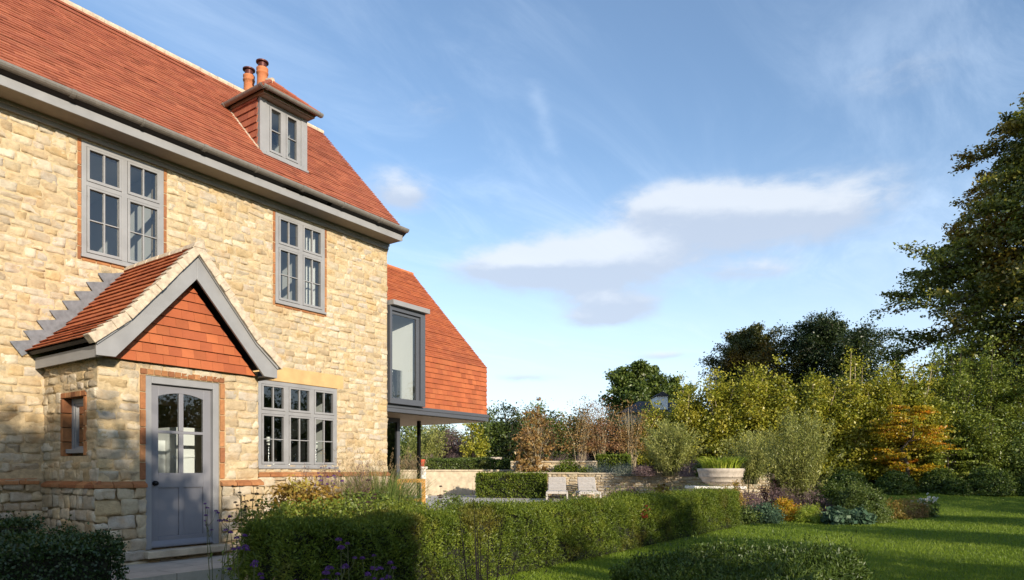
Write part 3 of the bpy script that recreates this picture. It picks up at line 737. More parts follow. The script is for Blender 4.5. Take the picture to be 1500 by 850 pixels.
for k, (x, h, r, lb, mt) in enumerate(((7.34, .20, .05, 'round silver jar beside the left candlestick on the window sill', 'silver'), (7.43, .15, .045, 'squat glass jar left of the middle light on the window sill', 'glass_clear'),
        (7.60, .27, .05, 'tall glass decanter left in the middle light of the window', 'glass_clear'), (7.70, .2, .045, 'silver goblet in the centre of the middle light', 'silver'), (7.80, .25, .05, 'glass bottle right in the middle light of the window', 'glass_clear'))):
    e = empty('glass_jar' if mt != 'silver' else 'silver_jar', (x, D+.22+.04*(k % 2), .05), lb, 'ornament', 'ornaments on the inside window sill')
    mb = MB(); mb.lathe([(0, 0), (r, 0), (r*1.1, h*.3), (r*.9, h*.55), (r*.35, h*.72), (r*.35, h*.9), (r*.6, h*.92), (0, h*.93)], (0, 0, 0), 14); mb.build('body', M[mt], e, smooth_=True)
    mb = MB(); mb.lathe([(0, h*.93), (r*.3, h*.94), (r*.34, h), (0, h*1.06)], (0, 0, 0), 12); mb.build('stopper', M['silver'], e, smooth_=True)

# ------------------------------------------------------------------ the modern tiled extension
EX0, EX1, EY, EZ0, EZ1 = 9.875, 13.33, 10.1, 1.374, 2.51
ERY, ERZ = 12.58, 5.226
y0_ = 9.93
ext = empty('tiled_extension', (11.6, EY, -1.0), 'modern extension clad in orange clay tiles with cantilevered upper floor behind the stone cottage', 'building')
bpy.context.view_layer.update()
def xp(o, p=None):
    p = p or ext; o.parent = p
    if p is ext: o.matrix_parent_inverse = p.matrix_basis.inverted()
    return o
bw = 10.94                                             # right edge of the projecting window box
mb = MB(); tiles(mb, (bw, EY, EZ0), (1, 0, 0), (0, 0, 1), [(0, 0), (EX1-bw, 0), (EX1-bw, EZ1-EZ0), (0, EZ1-EZ0)], gauge=.1136, lift=.021, cols=TLO)
tiles(mb, (EX1, EY, EZ0), (0, 1, 0), (0, 0, 1), [(0, 0), (4.96, 0), (4.96, EZ1-EZ0), (2.48, ERZ-EZ0), (0, EZ1-EZ0)], gauge=.1136, lift=.018, cols=TLO)
xp(mb.build('wall_tiles', M['tile']))
ep = math.atan2(ERZ-EZ1, ERY-EY); EL = math.hypot(ERZ-EZ1, ERY-EY); vb = (3.46-EZ1)/math.sin(ep)
mb = MB()
tiles(mb, (EX0, EY-.01, EZ1), (1, 0, 0), (0, math.cos(ep), math.sin(ep)), [(bw-EX0, 0), (EX1-EX0+.02, 0), (EX1-EX0+.02, EL), (bw-EX0, EL)], gauge=.078, lift=.013, cols=TLO)
tiles(mb, (EX0, EY-.01, EZ1), (1, 0, 0), (0, math.cos(ep), math.sin(ep)), [(0, vb), (bw-EX0, vb), (bw-EX0, EL), (0, EL)], gauge=.078, lift=.013, cols=TLO)
xp(mb.build('roof_tiles', M['tile']))
mb = MB(); mb.tube([(EX0, ERY, ERZ+.0), (EX1+.02, ERY, ERZ+.0)], .05, 8); xp(mb.build('ridge_tile', M['terracotta']))
mb = MB()                                              # solid shell: wall, roof slab, rear
mb.box(bw+.05, EX1-.03, EY+.02, EY+.25, EZ0, EZ1); mb.box(EX1-.28, EX1-.031, EY+.25, 15.0, EZ0, EZ1); mb.box(EX0, EX1-.28, 14.8, 15.06, -1.0, EZ1)
for (xa, xb, y0_) in ((bw+.05, EX1-.03, EY), (EX0, bw+.05, 11.0)):
    z0_ = EZ1+(y0_-EY)*math.tan(ep)
    mb.prism([(xa, y0_+.03, z0_-.02), (xa, ERY, ERZ-.03), (xa, ERY, ERZ-.28), (xa, y0_+.25, z0_-.06)], (xb-xa, 0, 0))
mb.prism([(EX0, ERY, ERZ-.03), (EX0, 15.06, EZ1), (EX0, 14.8, EZ1), (EX0, ERY, ERZ-.28)], (EX1-EX0-.03, 0, 0))
xp(mb.build('wall', M['white_wall']))
mb = MB(); mb.box(EX0, EX1+.03, EY-.045, 15.1, 1.215, 1.368); mb.box(EX0, EX1+.045, EY-.065, EY-.0455, 1.30, 1.372)
xp(mb.build('floor_edge', M['anthracite'], bevel=.004))
mb = MB(); mb.box(EX0+.01, EX1-.02, EY+.02, 15.0, 1.195, 1.2145); xp(mb.build('soffit', M['oak']))
mb = MB(); mb.box(EX0, EX1-.29, EY+.26, 14.8, 1.369, 1.40); mb.prism([(10.765, 10.04, 1.4), (10.795, 10.04, 1.4), (10.47, 11.1, 1.4), (10.44, 11.1, 1.4)], (0, 0, 1.95)); mb.prism([(10.44, 11.1, 1.4), (10.47, 11.1, 1.4), (10.47, 12.4, 1.4), (10.44, 12.4, 1.4)], (0, 0, 2.4)); xp(mb.build('interior_wall', M['white_wall']))  # side wall splayed to catch more sun and whiten the pane
# projecting window box
y0_, yb_ = 9.93, 11.05
mb = MB()
mb.box(EX0+.02, EX0+.075, y0_, EY+.2, 1.375, 3.36); mb.box(10.80, bw, y0_, yb_, 1.375, 3.36)
mb.box(EX0+.075, 10.80, y0_+.001, EY+.1, 1.375, 1.49); mb.box(EX0+.075, 10.80, y0_+.001, EY+.1, 3.27, 3.36)
mb.box(10.71, 10.799, y0_+.05, y0_+.1, 1.49, 3.27); mb.box(EX0+.075, EX0+.115, y0_+.05, y0_+.1, 1.49, 3.27); mb.box(EX0+.115, 10.71, y0_+.051, y0_+.099, 3.21, 3.27)
wb = xp(mb.build('window_box', M['anthracite'], bevel=.003))
mb = MB(); mb.box(EX0+.01, bw+.04, y0_-.10, yb_, 3.362, 3.46); mb.build('flat_roof', M['paint'], wb, bevel=.004)
gl = MB(); gl.face([(EX0+.11, y0_+.075, 1.485), (10.72, y0_+.075, 1.485), (10.72, y0_+.075, 3.22), (EX0+.11, y0_+.075, 3.22)]); gl.build('pane', M['glass'], wb)
gl = MB(); gl.box(10.34, 10.68, EY+.25, EY+.262, 1.40, 2.15); gl.build('balustrade', M['glass_clear'], wb)
# glazed ground floor under the cantilever
mb = MB(); cx, cy = 11.27, 11.0
mb.box(cx-.09, cx, cy, cy+.09, -1.0, 1.194); mb.box(EX0, cx-.09, cy+.002, cy+.07, 1.1, 1.194); mb.box(EX0, cx-.09, cy+.002, cy+.07, -1.0, -.9); mb.box(EX0, EX0+.06, cy+.003, cy+.069, -.9, 1.1); mb.box(cx-.07, cx-.002, cy+.09, 14.79, 1.1, 1.194); mb.box(cx-.07, cx-.002, cy+.09, 14.79, -1.0, -.93)
gf = xp(mb.build('glazing_frame', M['anthracite'], bevel=.003))
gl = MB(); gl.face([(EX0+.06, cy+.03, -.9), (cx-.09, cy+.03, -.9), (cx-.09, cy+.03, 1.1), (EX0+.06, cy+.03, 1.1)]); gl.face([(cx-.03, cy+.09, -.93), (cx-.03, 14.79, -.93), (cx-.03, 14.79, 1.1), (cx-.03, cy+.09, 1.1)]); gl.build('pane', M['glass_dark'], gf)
mb = MB(); mb.box(EX0, EX0+.05, cy+.1, 14.79, -1.0, 1.194); mb.box(EX0+.06, cx-.1, 13.0, 13.05, -1.0, 1.194); xp(mb.build('gloom_interior_wall', M['room_gloom']))
mb = MB(); mb.box(12.08, 12.15, 11.17, 11.24, -1.0, 1.195); xp(mb.build('post', M['black_metal'], bevel=.004))
mb = MB(); mb.box(12.00, 12.06, 11.95, 12.01, -1.0, 1.195); xp(mb.build('lit_mullion', M['timber'], bevel=.004))  # orange colour stands for sunlight on the back corner mullion
# vase of flowers just inside
e = empty('flower_vase', (10.16, EY+.10, 1.49), 'glass vase of pale flowers behind the tall window of the tiled extension', 'vase')
mb = MB(); mb.lathe([(0, 0), (.07, 0), (.09, .1), (.075, .25), (.05, .33), (.06, .36)], (0, 0, 0), 16); mb.build('vase', M['glass_clear'], e, smooth_=True)
fl = []
for k in range(14):
    a = rng.random()*6.28; rr = .05+.13*rng.random(); z = .42+.2*rng.random(); p = (rr*math.cos(a), rr*.7*math.sin(a), z)
    mb = MB(); mb.tube([(0, 0, .05), (p[0]*.4, p[1]*.4, .36), p], .004, 4); st_ = mb.build('flower_stem', M['stem'], e)
    mb = MB(); mb.lathe([(0, -.02), (.03, -.01), (.035, .01), (.02, .03), (0, .02)], p, 8); mb.build('flower', M['fabric'], st_, smooth_=True)
# ------------------------------------------------------------------ ground
LZ, TZ, UZ = -1.28, -1.0, -.12                         # lawn, terrace, upper garden levels
def ground_mat():
    m, nt, b = new_mat('mown_grass'); oc = objco(nt)
    col = ramp(nt, noise(nt, oc, 1.2, 8, .7), [(.3, (.075, .115, .010)), (.5, (.11, .16, .015)), (.72, (.15, .20, .024))])
    f = ramp(nt, noise(nt, oc, 60, 4, .7), [(.3, (.6, .6, .6)), (.7, (1.25, 1.25, 1.2))])
    nt.links.new(mixc(nt, 1, col, f, 'MULTIPLY'), b.inputs['Base Color']); b.inputs['Roughness'].default_value = .9; b.inputs['Specular IOR Level'].default_value = .15
    bump(nt, b, noise(nt, oc, 45, 6, .75), .9, .03); return m
M['lawn'] = ground_mat()
def far_mat():
    m, nt, b = new_mat('meadow'); oc = objco(nt)
    nt.links.new(ramp(nt, noise(nt, oc, .2, 8, .7), [(.3, (.035, .055, .012)), (.7, (.085, .10, .03))]), b.inputs['Base Color']); b.inputs['Roughness'].default_value = 1; return m
M['meadow'] = far_mat()
def paving_mat():
    m, nt, b = new_mat('pale_paving'); oc = objco(nt)
    br = nt.nodes.new('ShaderNodeTexBrick'); nt.links.new(oc, br.inputs['Vector']); br.inputs['Scale'].default_value = 1
    br.inputs['Brick Width'].default_value = .9; br.inputs['Row Height'].default_value = .6; br.inputs['Mortar Size'].default_value = .006; br.inputs['Bias'].default_value = -.2
    br.inputs['Color1'].default_value = (.52, .46, .38, 1); br.inputs['Color2'].default_value = (.45, .39, .32, 1); br.inputs['Mortar'].default_value = (.24, .20, .16, 1)
    f = ramp(nt, noise(nt, oc, 5, 8, .7), [(.3, (.75, .75, .75)), (.7, (1.1, 1.1, 1.1))])
    nt.links.new(mixc(nt, 1, br.outputs[0], f, 'MULTIPLY'), b.inputs['Base Color']); b.inputs['Roughness'].default_value = .8
    bump(nt, b, noise(nt, oc, 50, 6, .7), .3, .004); return m
M['paving'] = paving_mat()
def sheet(name, pts, z, mat, kind='structure', thick=0):
    mb = MB()
    if thick: mb.prism([(x, y, z-thick) for x, y in pts], (0, 0, thick))
    else: mb.face([(x, y, z) for x, y in pts])
    o = mb.build(name, mat); return tag(o, kind=kind)
def poly(*uvt): return [P(u, 0, t)[:2] for u, t in uvt]
sheet('ground', [(-300, -300), (500, -300), (500, 500), (-300, 500)], LZ-.12, M['meadow'])
def sst(a, b, x): x = np.clip((np.asarray(x, float)-a)/(b-a), 0, 1); return x*x*(3-2*x)
def lawn_z(x, y):                                      # the lawn climbs gently towards the far right border
    x, y = np.asarray(x, float), np.asarray(y, float)
    t = x*FW[0]+y*FW[1]; r = (x*RT[0]+y*RT[1])/np.maximum(t, .5)
    return LZ+.46*sst(19.5, 27.5, t)*sst(.30, .48, r)*(t > 1)+.012*np.sin(x*.8+y*.5)*np.sin(y*.7-x*.3)
def lawn_mesh():
    gx, gy = np.arange(-40, 71, .75), np.arange(-40, 40.1, .75); A, B = np.meshgrid(gx, gy, indexing='ij'); Zz = lawn_z(A, B)
    mb = MB(); mb.v = list(zip(A.ravel(), B.ravel(), Zz.ravel())); n = len(gy)
    for i in range(len(gx)-1):
        for k in range(n-1): q = i*n+k; mb.f.append((q, q+n, q+n+1, q+1)); mb.c.append((1, 1, 1))
    tag(mb.build('lawn', M['lawn'], smooth_=True), kind='structure')
lawn_mesh()
sheet('path', [(1.0, 7.35), (6.4, 7.35), (6.4, DP+.3), (1.0, DP+.3)], GZ, M['paving'], thick=.16)
sheet('path', [(3.0, 4.0), (3.0, 7.349), (1.0, 7.349), (1.0, 4.0)], GZ-.004, M['paving'], thick=.15)
sheet('planting_bed', [(6.401, 5.6), (10.2, 5.6), (10.2, D+.2), (6.401, D+.2)], GZ+.005, M['soil'], thick=.2)
sheet('terrace', [(10.201, 5.9), (17.6, 5.9), (31, 17), (28, 27), (10.201, 20)], TZ, M['paving'], thick=.4)
# raised garden behind the low walls
up = poly((560, 28.05), (745, 28.65), (748, 27.0), (749, 25.9), (846, 25.1), (1125, 22.7), (1135, 30), (1100, 60), (560, 70))
sheet('upper_garden_ground', up, UZ, M['soil'], thick=1.2)
# grass blades over the near lawn: stuff
def lawn_blades():
    seed('lawn')
    N = 230000
    t = 5.2*(34/5.2)**(rng.random(N)**1.15); r = -.05+.9*rng.random(N)
    p = t[:, None]*(FW+RT*r[:, None])
    keep = (p[:, 1] < 4.75) & (p[:, 1] > -9); p = p[keep]; t = t[keep]; n = len(p)
    h = (.022+.022*rng.random(n))*(1+t*.012); w = .0045*(1+t*.10); a = rng.random(n)*6.283
    d = np.stack([np.cos(a), np.sin(a), 0*a], 1); lean = rng.normal(0, .5, (n, 2))*h[:, None]
    base = np.concatenate([p, lawn_z(p[:, 0], p[:, 1])[:, None]-.002], 1)
    tip = base+np.concatenate([lean, h[:, None]], 1)
    v = np.stack([base-d*w[:, None]/2, base+d*w[:, None]/2, tip], 1)
    rnd = .5+.28*np.sin(p[:, 0]*.9+p[:, 1]*2.1)*np.sin(p[:, 1]*1.3-p[:, 0]*.37)+rng.normal(0, .2, n)
    o = np_mesh('lawn_grass', v, 3, mat_leaf('grass_blade', (.13, .195, .014), (.195, .27, .021), (.26, .32, .038), .35, .02), None, rnd)
    tag(o, 'short mown grass of the lawn', 'grass', kind='stuff')
lawn_blades()

# ------------------------------------------------------------------ leaf materials
ML = {}
ML['yew'] = mat_leaf('yew_leaf', (.058, .088, .010), (.128, .175, .018), (.27, .30, .036), .3, .02, ((.20, .13, .03), 1.6, .56, .55))
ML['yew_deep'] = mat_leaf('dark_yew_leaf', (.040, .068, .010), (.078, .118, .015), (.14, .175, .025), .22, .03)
ML['box'] = mat_leaf('box_leaf', (.020, .040, .008), (.036, .070, .012), (.060, .10, .018), .2, .05)
ML['hornbeam'] = mat_leaf('yellowing_leaf', (.17, .20, .016), (.38, .36, .03), (.56, .49, .07), .4, .04, ((.38, .25, .035), .7, .56, .5))
ML['beech'] = mat_leaf('beech_leaf', (.085, .11, .014), (.18, .195, .024), (.32, .30, .045), .3, .05, ((.40, .22, .03), .30, .50, .75))
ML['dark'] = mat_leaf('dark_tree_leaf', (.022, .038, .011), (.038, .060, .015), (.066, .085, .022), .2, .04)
ML['autumn_dark'] = mat_leaf('turning_leaf', (.035, .048, .010), (.08, .085, .015), (.16, .13, .022), .25, .04, ((.32, .18, .025), .22, .52, .8))
ML['green'] = mat_leaf('mid_green_leaf', (.06, .09, .015), (.11, .155, .024), (.18, .215, .042), .3, .04, ((.16, .13, .03), .5, .6, .5))
ML['bright'] = mat_leaf('light_green_leaf', (.11, .145, .016), (.20, .245, .028), (.31, .33, .05), .35, .04)
ML['willow'] = mat_leaf('narrow_olive_leaf', (.17, .19, .04), (.31, .32, .075), (.45, .43, .13), .35, .03)
ML['rust'] = mat_leaf('rusty_leaf', (.15, .065, .028), (.26, .125, .055), (.34, .20, .09), .3, .03)
ML['tan'] = mat_leaf('tan_leaf', (.22, .12, .035), (.34, .19, .06), (.42, .28, .10), .3, .03, ((.14, .13, .03), 1.4, .5, .6))
ML['gold'] = mat_leaf('golden_leaf', (.34, .28, .015), (.58, .38, .018), (.68, .22, .014), .45, .03, ((.26, .30, .025), 1.1, .52, .9))
ML['lime'] = mat_leaf('lime_blade', (.22, .30, .025), (.36, .43, .045), (.50, .50, .08), .4, .03)
ML['grass'] = mat_leaf('tall_grass_blade', (.10, .16, .035), (.18, .25, .06), (.30, .32, .10), .35, .03)
ML['straw'] = mat_leaf('straw_blade', (.26, .18, .085), (.38, .27, .14), (.46, .37, .22), .4, .02)
ML['mauve'] = mat_leaf('mauve_seedhead', (.12, .075, .075), (.21, .135, .13), (.28, .20, .17), .25, .02)
ML['amber'] = mat_leaf('amber_leaf', (.22, .14, .025), (.40, .24, .045), (.44, .36, .07), .35, .03, ((.12, .15, .02), 1.6, .52, .6))
ML['verbena'] = mat_leaf('purple_petal', (.09, .03, .14), (.15, .055, .22), (.22, .10, .29), .3, .02)
ML['seed'] = mat_leaf('dark_seedhead', (.035, .018, .018), (.07, .035, .035), (.11, .06, .05), .2, .02)
ML['silver'] = mat_leaf('silver_green_leaf', (.14, .16, .11), (.22, .24, .18), (.31, .33, .26), .3, .03)
ML['bluegreen'] = mat_leaf('blue_green_leaf', (.055, .10, .055), (.09, .15, .085), (.14, .20, .11), .3, .008)
ML['white'] = mat_leaf('white_petal', (.5, .48, .42), (.65, .62, .56), (.75, .73, .68), .3, .02)
ML['red'] = mat_leaf('red_leaf', (.20, .035, .015), (.28, .055, .02), (.30, .10, .03), .3, .03)

# ------------------------------------------------------------------ plant builders
def tubes(name, lines, mat, parent, n=5):
    mb = MB()
    for pts, rad in lines: mb.tube(pts, rad, n, cap=False)
    return mb.build(name, mat, parent, smooth_=True)
def lump(p, k=1.0, seed=0):                             # smooth pseudo-noise for uneven outlines
    x, y, z = p[..., 0]*k, p[..., 1]*k, p[..., 2]*k
    return (np.sin(2.1*x+1.3*y+seed)+np.sin(1.7*y-2.3*z+2*seed)+np.sin(2.9*z+1.1*x-seed)+.6*np.sin(5.3*x+4.1*z+seed)+.6*np.sin(4.7*y+6.1*x-2*seed))/3.6
def clipped_hedge(name, label, corners, z0, h, mat, L, W, dens, group=None, cat='hedge', wob=.05, rough=.05, core=True, top_up=.5):
    """a clipped hedge over a four-sided footprint, leaves through an outer shell over a twiggy core"""
    seed(label)
    c = np.array(corners, float); ctr = c.mean(0); q = c-ctr
    root = empty(name, (ctr[0], ctr[1], z0), label, cat, group)
    pts = []; nr = []
    def add(p, n): pts.append(p); nr.append(n)
    per = [(q[k], q[(k+1) % 4]) for k in range(4)]
    area = 0
    for a, b in per:
        Lk = np.linalg.norm(b-a); n_ = int(Lk*h*dens); d = (b-a)/Lk; nn = np.array([d[1], -d[0]])
        if np.dot(nn, (a+b)/2) < 0: nn = -nn
        s = rng.random((n_, 1)); zz = h*rng.random((n_, 1))**.9
        p = np.concatenate([a+(b-a)*s, zz], 1); add(p, np.tile([nn[0], nn[1], .15], (n_, 1)))
    At = abs(np.cross(q[1]-q[0], q[3]-q[0])); n_ = int(At*dens*1.1)
    s, t = rng.random((n_, 1)), rng.random((n_, 1))
    p2 = (q[0]*(1-s)+q[1]*s)*(1-t)+(q[3]*(1-s)+q[2]*s)*t
    add(np.concatenate([p2, np.full((n_, 1), h)], 1), np.tile([0, 0, 1.], (n_, 1)))
    p = np.concatenate(pts); n = np.concatenate(nr)
    wp = p+np.array([ctr[0], ctr[1], 0])
    disp = lump(wp, 1.5, 1.1)*wob*.8+lump(wp, 4.3, 2.3)*wob*.9+lump(wp, 13, .7)*.022
    # rounded shoulders
    sh = np.clip((p[:, 2]-h*.80)/(h*.2), 0, 1)
    inw = np.where(n[:, 2] < .5, sh**2*.07, 0)
    stray = (rng.random(len(p)) < .035)*rng.random(len(p))*rough*1.5
    p = p+(n*.6+np.array([0, 0, .7]))*stray[:, None]
    p = p+n*(disp-inw-rough*rng.random(len(p))**.6+rough*.35*(rng.random(len(p)) < .12))[:, None]
    edge_drop = np.zeros(len(p))
    keep = (rng.random(len(p)) < .25+3.2*p[:, 2]/h) & (lump(wp, 5.5, 4.1)+.5*lump(wp, 17, 2) > -.62+.35*rng.normal(size=len(p)))
    p, n, wp = p[keep], n[keep], wp[keep]
    v = leaf_quads(p, L, W, nrm=None, axis=n*1.1+np.array([0, 0, top_up]), spread=.75)
    rnd = np.clip(.42+.3*lump(wp, 2.2, 3)+.22*lump(wp, 9, 1)+rng.normal(0, .2, len(p)), 0, 1)
    np_mesh('foliage', v, 4, mat, root, rnd)
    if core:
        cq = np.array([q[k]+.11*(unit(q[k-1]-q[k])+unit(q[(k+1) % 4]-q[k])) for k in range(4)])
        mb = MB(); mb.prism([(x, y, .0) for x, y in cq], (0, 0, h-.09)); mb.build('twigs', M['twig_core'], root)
    return root
def rect(x0, x1, y0, y1): return [(x0, y0), (x1, y0), (x1, y1), (x0, y1)]
def stems_to(targets, base_r, k, rad, jit=.25):
    lines = []
    for i in range(min(k, len(targets))):
        e = targets[i]; a = rng.random()*6.28; b = np.array([base_r*math.cos(a), base_r*math.sin(a), 0])
        m = b*.6+e*.45+np.array([0, 0, .12*e[2]])+rng.normal(0, jit*.3, 3); lines.append(([b, (b+m)/2+rng.normal(0, jit*.1, 3), m, e], [rad, rad*.8, rad*.55, rad*.25]))
    return lines
def bush(name, label, base, rx, ry, h, mat, L, W, ncl, per, group=None, cat='shrub', stems=7, stem_r=.02, bark='bark', low=0.0, cl=.17, flat=.7, lumpy=.16, fill=.35, rz=0, droop=0, pale_top=None, pinch=.8):
    """a shrub or small crown: leaf clusters through the outer part of an uneven dome"""
    seed(label)
    root = empty(name, base, label, cat, group, rz)
    u = rng.normal(size=(ncl, 3)); u = unit(u); u[:, 2] = np.abs(u[:, 2])*1.0-.25*rng.random(ncl)
    u = unit(u); rr = (fill+(1-fill)*rng.random((ncl, 1)))**.45
    k = u*rr; k[:, 2] = np.maximum(k[:, 2], -.1)
    amp = 1+lumpy*lump(u*2.2, 1.6, base[0])[:, None]+.5*lumpy*rng.normal(size=(ncl, 1))
    c = k*amp*np.array([rx, ry, 1.0]); zz = low*h+(h-low*h)*np.clip(c[:, 2], 0, 1.25)
    w = pinch+(1-pinch)*np.clip(zz/h*2.2, 0, 1)
    c = np.stack([c[:, 0]*w, c[:, 1]*w, zz], 1)
    lead = rng.normal(size=(ncl, per, 3))*np.array([1, 1, flat])*cl*min(rx, ry, h)
    lead *= (.6+.8*rng.random((ncl, 1, 1)))
    p = (c[:, None, :]+lead).reshape(-1, 3); p[:, 2] = np.maximum(p[:, 2], .01)
    out = np.repeat(unit(c+np.array([0, 0, .2])), per, 0)
    v = leaf_quads(p, L, W, nrm=out*.75+np.array([0, 0, .12]), spread=.8, droop=droop)
    rnd = np.clip(np.repeat(.45+.22*rng.normal(size=ncl), per)+rng.normal(0, .2, ncl*per), 0, 1)
    np_mesh('foliage', v, 4, mat, root, rnd)
    if stems:
        order = np.argsort(-c[:, 2]*(.5+rng.random(ncl))); tubes('stem', stems_to(c[order], rx*.14, stems, stem_r), M[bark], root)
    return root
def fan_shrub(name, label, base, r, h, mat, L, W, n, per, group=None, cat='shrub', bark='stem', stem_r=.008, curve=.35, leaf_from=.2, stem_geo=True, bushy=.05, hvar=.45):
    """many upright stems fanning from one base, narrow leaves along each"""
    seed(label)
    root = empty(name, base, label, cat, group)
    lines = []; P_, A_ = [], []
    for i in range(n):
        a = rng.random()*6.283; rad = r*rng.random()**.55; hh = h*(1-hvar*rng.random()**1.6)*(1-.28*(rad/r)**2)
        b = np.array([math.cos(a), math.sin(a), 0])*rad*.22; e = np.array([math.cos(a)*rad, math.sin(a)*rad, hh])+rng.normal(0, .05*h, 3)*np.array([1, 1, .3])
        m = b+(e-b)*.5+np.array([-math.cos(a)*rad*curve*.4, -math.sin(a)*rad*curve*.4, hh*.04])
        T = np.linspace(0, 1, 6)[:, None]; pts = (1-T)**2*b+2*T*(1-T)*m+T*T*e
        if stem_geo: lines.append((list(pts), list(np.linspace(stem_r, stem_r*.3, 6))))
        t = (leaf_from+(1-leaf_from)*rng.random(per))[:, None]
        q = (1-t)**2*b+2*t*(1-t)*m+t*t*e; ax = unit(2*(1-t)*(m-b)+2*t*(e-m))
        P_.append(q+rng.normal(0, bushy, (per, 3))); A_.append(ax)
    p = np.concatenate(P_); p[:, 2] = np.maximum(p[:, 2], .01); A = np.concatenate(A_)
    v = leaf_quads(p, L, W, axis=A*1.3+unit(rng.normal(size=A.shape))*.9, spread=.45)
    np_mesh('foliage', v, 4, mat, root, np.clip(np.repeat(.5+.2*rng.normal(size=n), per)+rng.normal(0, .2, n*per), 0, 1))
    if stem_geo: tubes('stem', lines, M[bark], root, 4)
    return root
def blades(n, h, spread, width, segs=5, arch=.6, base_r=.06, hvar=.35):
    """arching blades as strips of quads: (n*segs, 4, 3)"""
    a = rng.random(n)*6.283; ln = h*(1-hvar*rng.random(n)); sp = spread*(.25+.75*rng.random(n))
    d = np.stack([np.cos(a), np.sin(a), 0*a], 1); sd_ = np.stack([-np.sin(a), np.cos(a), 0*a], 1)
    sd_ = unit(sd_+rng.normal(0, .4, (n, 3)))
    b = d*(base_r*np.sqrt(rng.random(n)))[:, None]
    qs = []
    def pt(t): return b+d*(sp*t**1.9)[:, None]+np.array([0, 0, 1])*(ln*(t-arch*.42*t**2.6))[:, None]
    for k in range(segs):
        t0, t1 = k/segs, (k+1)/segs; w0, w1 = width*(1-t0**2.2)*.5, width*(1-t1**2.2)*.5
        p0, p1 = pt(np.full(n, t0)), pt(np.full(n, t1))
        qs.append(np.stack([p0-sd_*w0, p0+sd_*w0, p1+sd_*w1, p1-sd_*w1], 1))
    return np.concatenate(qs), pt(np.ones(n)), d
def grass_clump(name, label, base, h, spread, n, width, mat, group=None, plumes=0, plume_mat=None, plume_h=1.3, cat='ornamental grass', base_r=.1, arch=.6, pl=.05):
    seed(label)
    root = empty(name, base, label, cat, group)
    q, tip, d = blades(n, h, spread, width, 5, arch, base_r); np_mesh('blade', q, 4, mat, root)
    if plumes:
        q, tip, d = blades(plumes, h*plume_h, spread*.8, .006, 6, .45, base_r, .3)
        N = 26; s = np.concatenate([q]); vs = [s]
        tt = rng.random((plumes, N, 1)); pls = tip[:, None, :]-np.array([0, 0, 1])*tt*.22*h*.9-d[:, None, :]*tt*.05+rng.normal(0, .32*pl, (plumes, N, 3))
        vs.append(leaf_quads(pls.reshape(-1, 3), pl, .14*pl, axis=np.array([0, 0, 1.2]), spread=.5))
        np_mesh('plume', np.concatenate(vs), 4, plume_mat or ML['straw'], root)
    return root
def limb_tree(name, label, base, H, prof, n_limbs, mat, L, W, trunk_r=.3, group=None, bark='bark', h0=.12, rise=.35, droop=.25, rvar=0, sub=6, per=60, sub_len=.26, flat=.35, fill=0, cat='tree', az_bias=None, sprig=.11, tip_h=True):
    """trunk, limbs whose reach follows prof(height fraction), side sprays with leaves"""
    seed(label)
    root = empty(name, base, label, cat, group)
    lines = [([np.array([rng.normal(0, .05*k), rng.normal(0, .05*k), H*.96*k/6]) for k in range(7)], [trunk_r*(1-.88*k/6) for k in range(7)])]
    br = []; P_, A_, K_ = [], [], []
    rise0, droop0 = rise, droop
    for i in range(n_limbs):
        rise = rise0*(1+rvar*rng.normal()); droop = droop0*(1+rvar*rng.normal())
        f = h0+(1-h0)*(i+rng.random())/n_limbs; R_ = prof(f)*(.66+.44*rng.random()); az = rng.random()*6.283
        if az_bias is not None and rng.random() < az_bias[1]: az = az_bias[0]+rng.normal(0, .8)
        d = np.array([math.cos(az), math.sin(az), 0]); z0 = H*f-R_*rise*.5; z0 = max(z0, .25)
        s = np.linspace(0, 1, 7)[:, None]
        pts = d*R_*s+np.array([0, 0, 1])*(z0+R_*(rise*s-droop*s**2.4))+np.cumsum(rng.normal(0, .025*R_, (7, 3)), 0)*s
        rr = trunk_r*.32*(1-f*.6); br.append((list(pts), list(np.linspace(rr, rr*.12, 7))))
        for j in range(sub):
            t = .28+.72*(j+rng.random())/sub; x = t*6; k = min(int(x), 5); b = pts[k]+(pts[k+1]-pts[k])*(x-k)
            sgn = 1 if j % 2 else -1; an = az+sgn*(.35+.75*rng.random()) if t < .93 else az+rng.normal(0, .25)
            ln = R_*sub_len*(.6+.7*rng.random())*(1.25-.6*t)+.25
            dd = np.array([math.cos(an), math.sin(an), rng.normal(.05, .22+.35*rvar)]); e = b+dd*ln-np.array([0, 0, .10*ln])
            br.append(([b, (b+e)/2+np.array([0, 0, .05*ln]), e], [rr*.3, rr*.18, rr*.05]))
            tt = rng.random((per, 1))**.85; q = b+(e-b)*tt+np.array([0, 0, .05*ln])*4*tt*(1-tt)
            P_.append(q+rng.normal(size=(per, 3))*np.array([1, 1, flat])*(sprig*(.5+ln*.5)))
            A_.append(np.tile(unit(dd), (per, 1))); K_.append(np.full(per, .45+.2*rng.normal()))
    p = np.concatenate(P_); A = np.concatenate(A_); K = np.concatenate(K_)
    if fill:
        f = rng.random(fill)**.8; rad = np.array([prof(x) for x in f])*np.sqrt(rng.random(fill))*.8; a = rng.random(fill)*6.283
        g = np.stack([rad*np.cos(a), rad*np.sin(a), H*(.06+.9*f)], 1); p = np.concatenate([p, g]); A = np.concatenate([A, unit(rng.normal(size=(fill, 3)))]); K = np.concatenate([K, .3+.1*rng.normal(size=fill)])
    v = leaf_quads(p, L, W, nrm=np.array([0, 0, .55]), axis=A, spread=.7)
    np_mesh('foliage', v, 4, mat, root, np.clip(K+rng.normal(0, .2, len(K)), 0, 1))
    tubes('trunk', lines, M[bark], root, 9); tubes('limb', br, M[bark], root, 4)
    return root
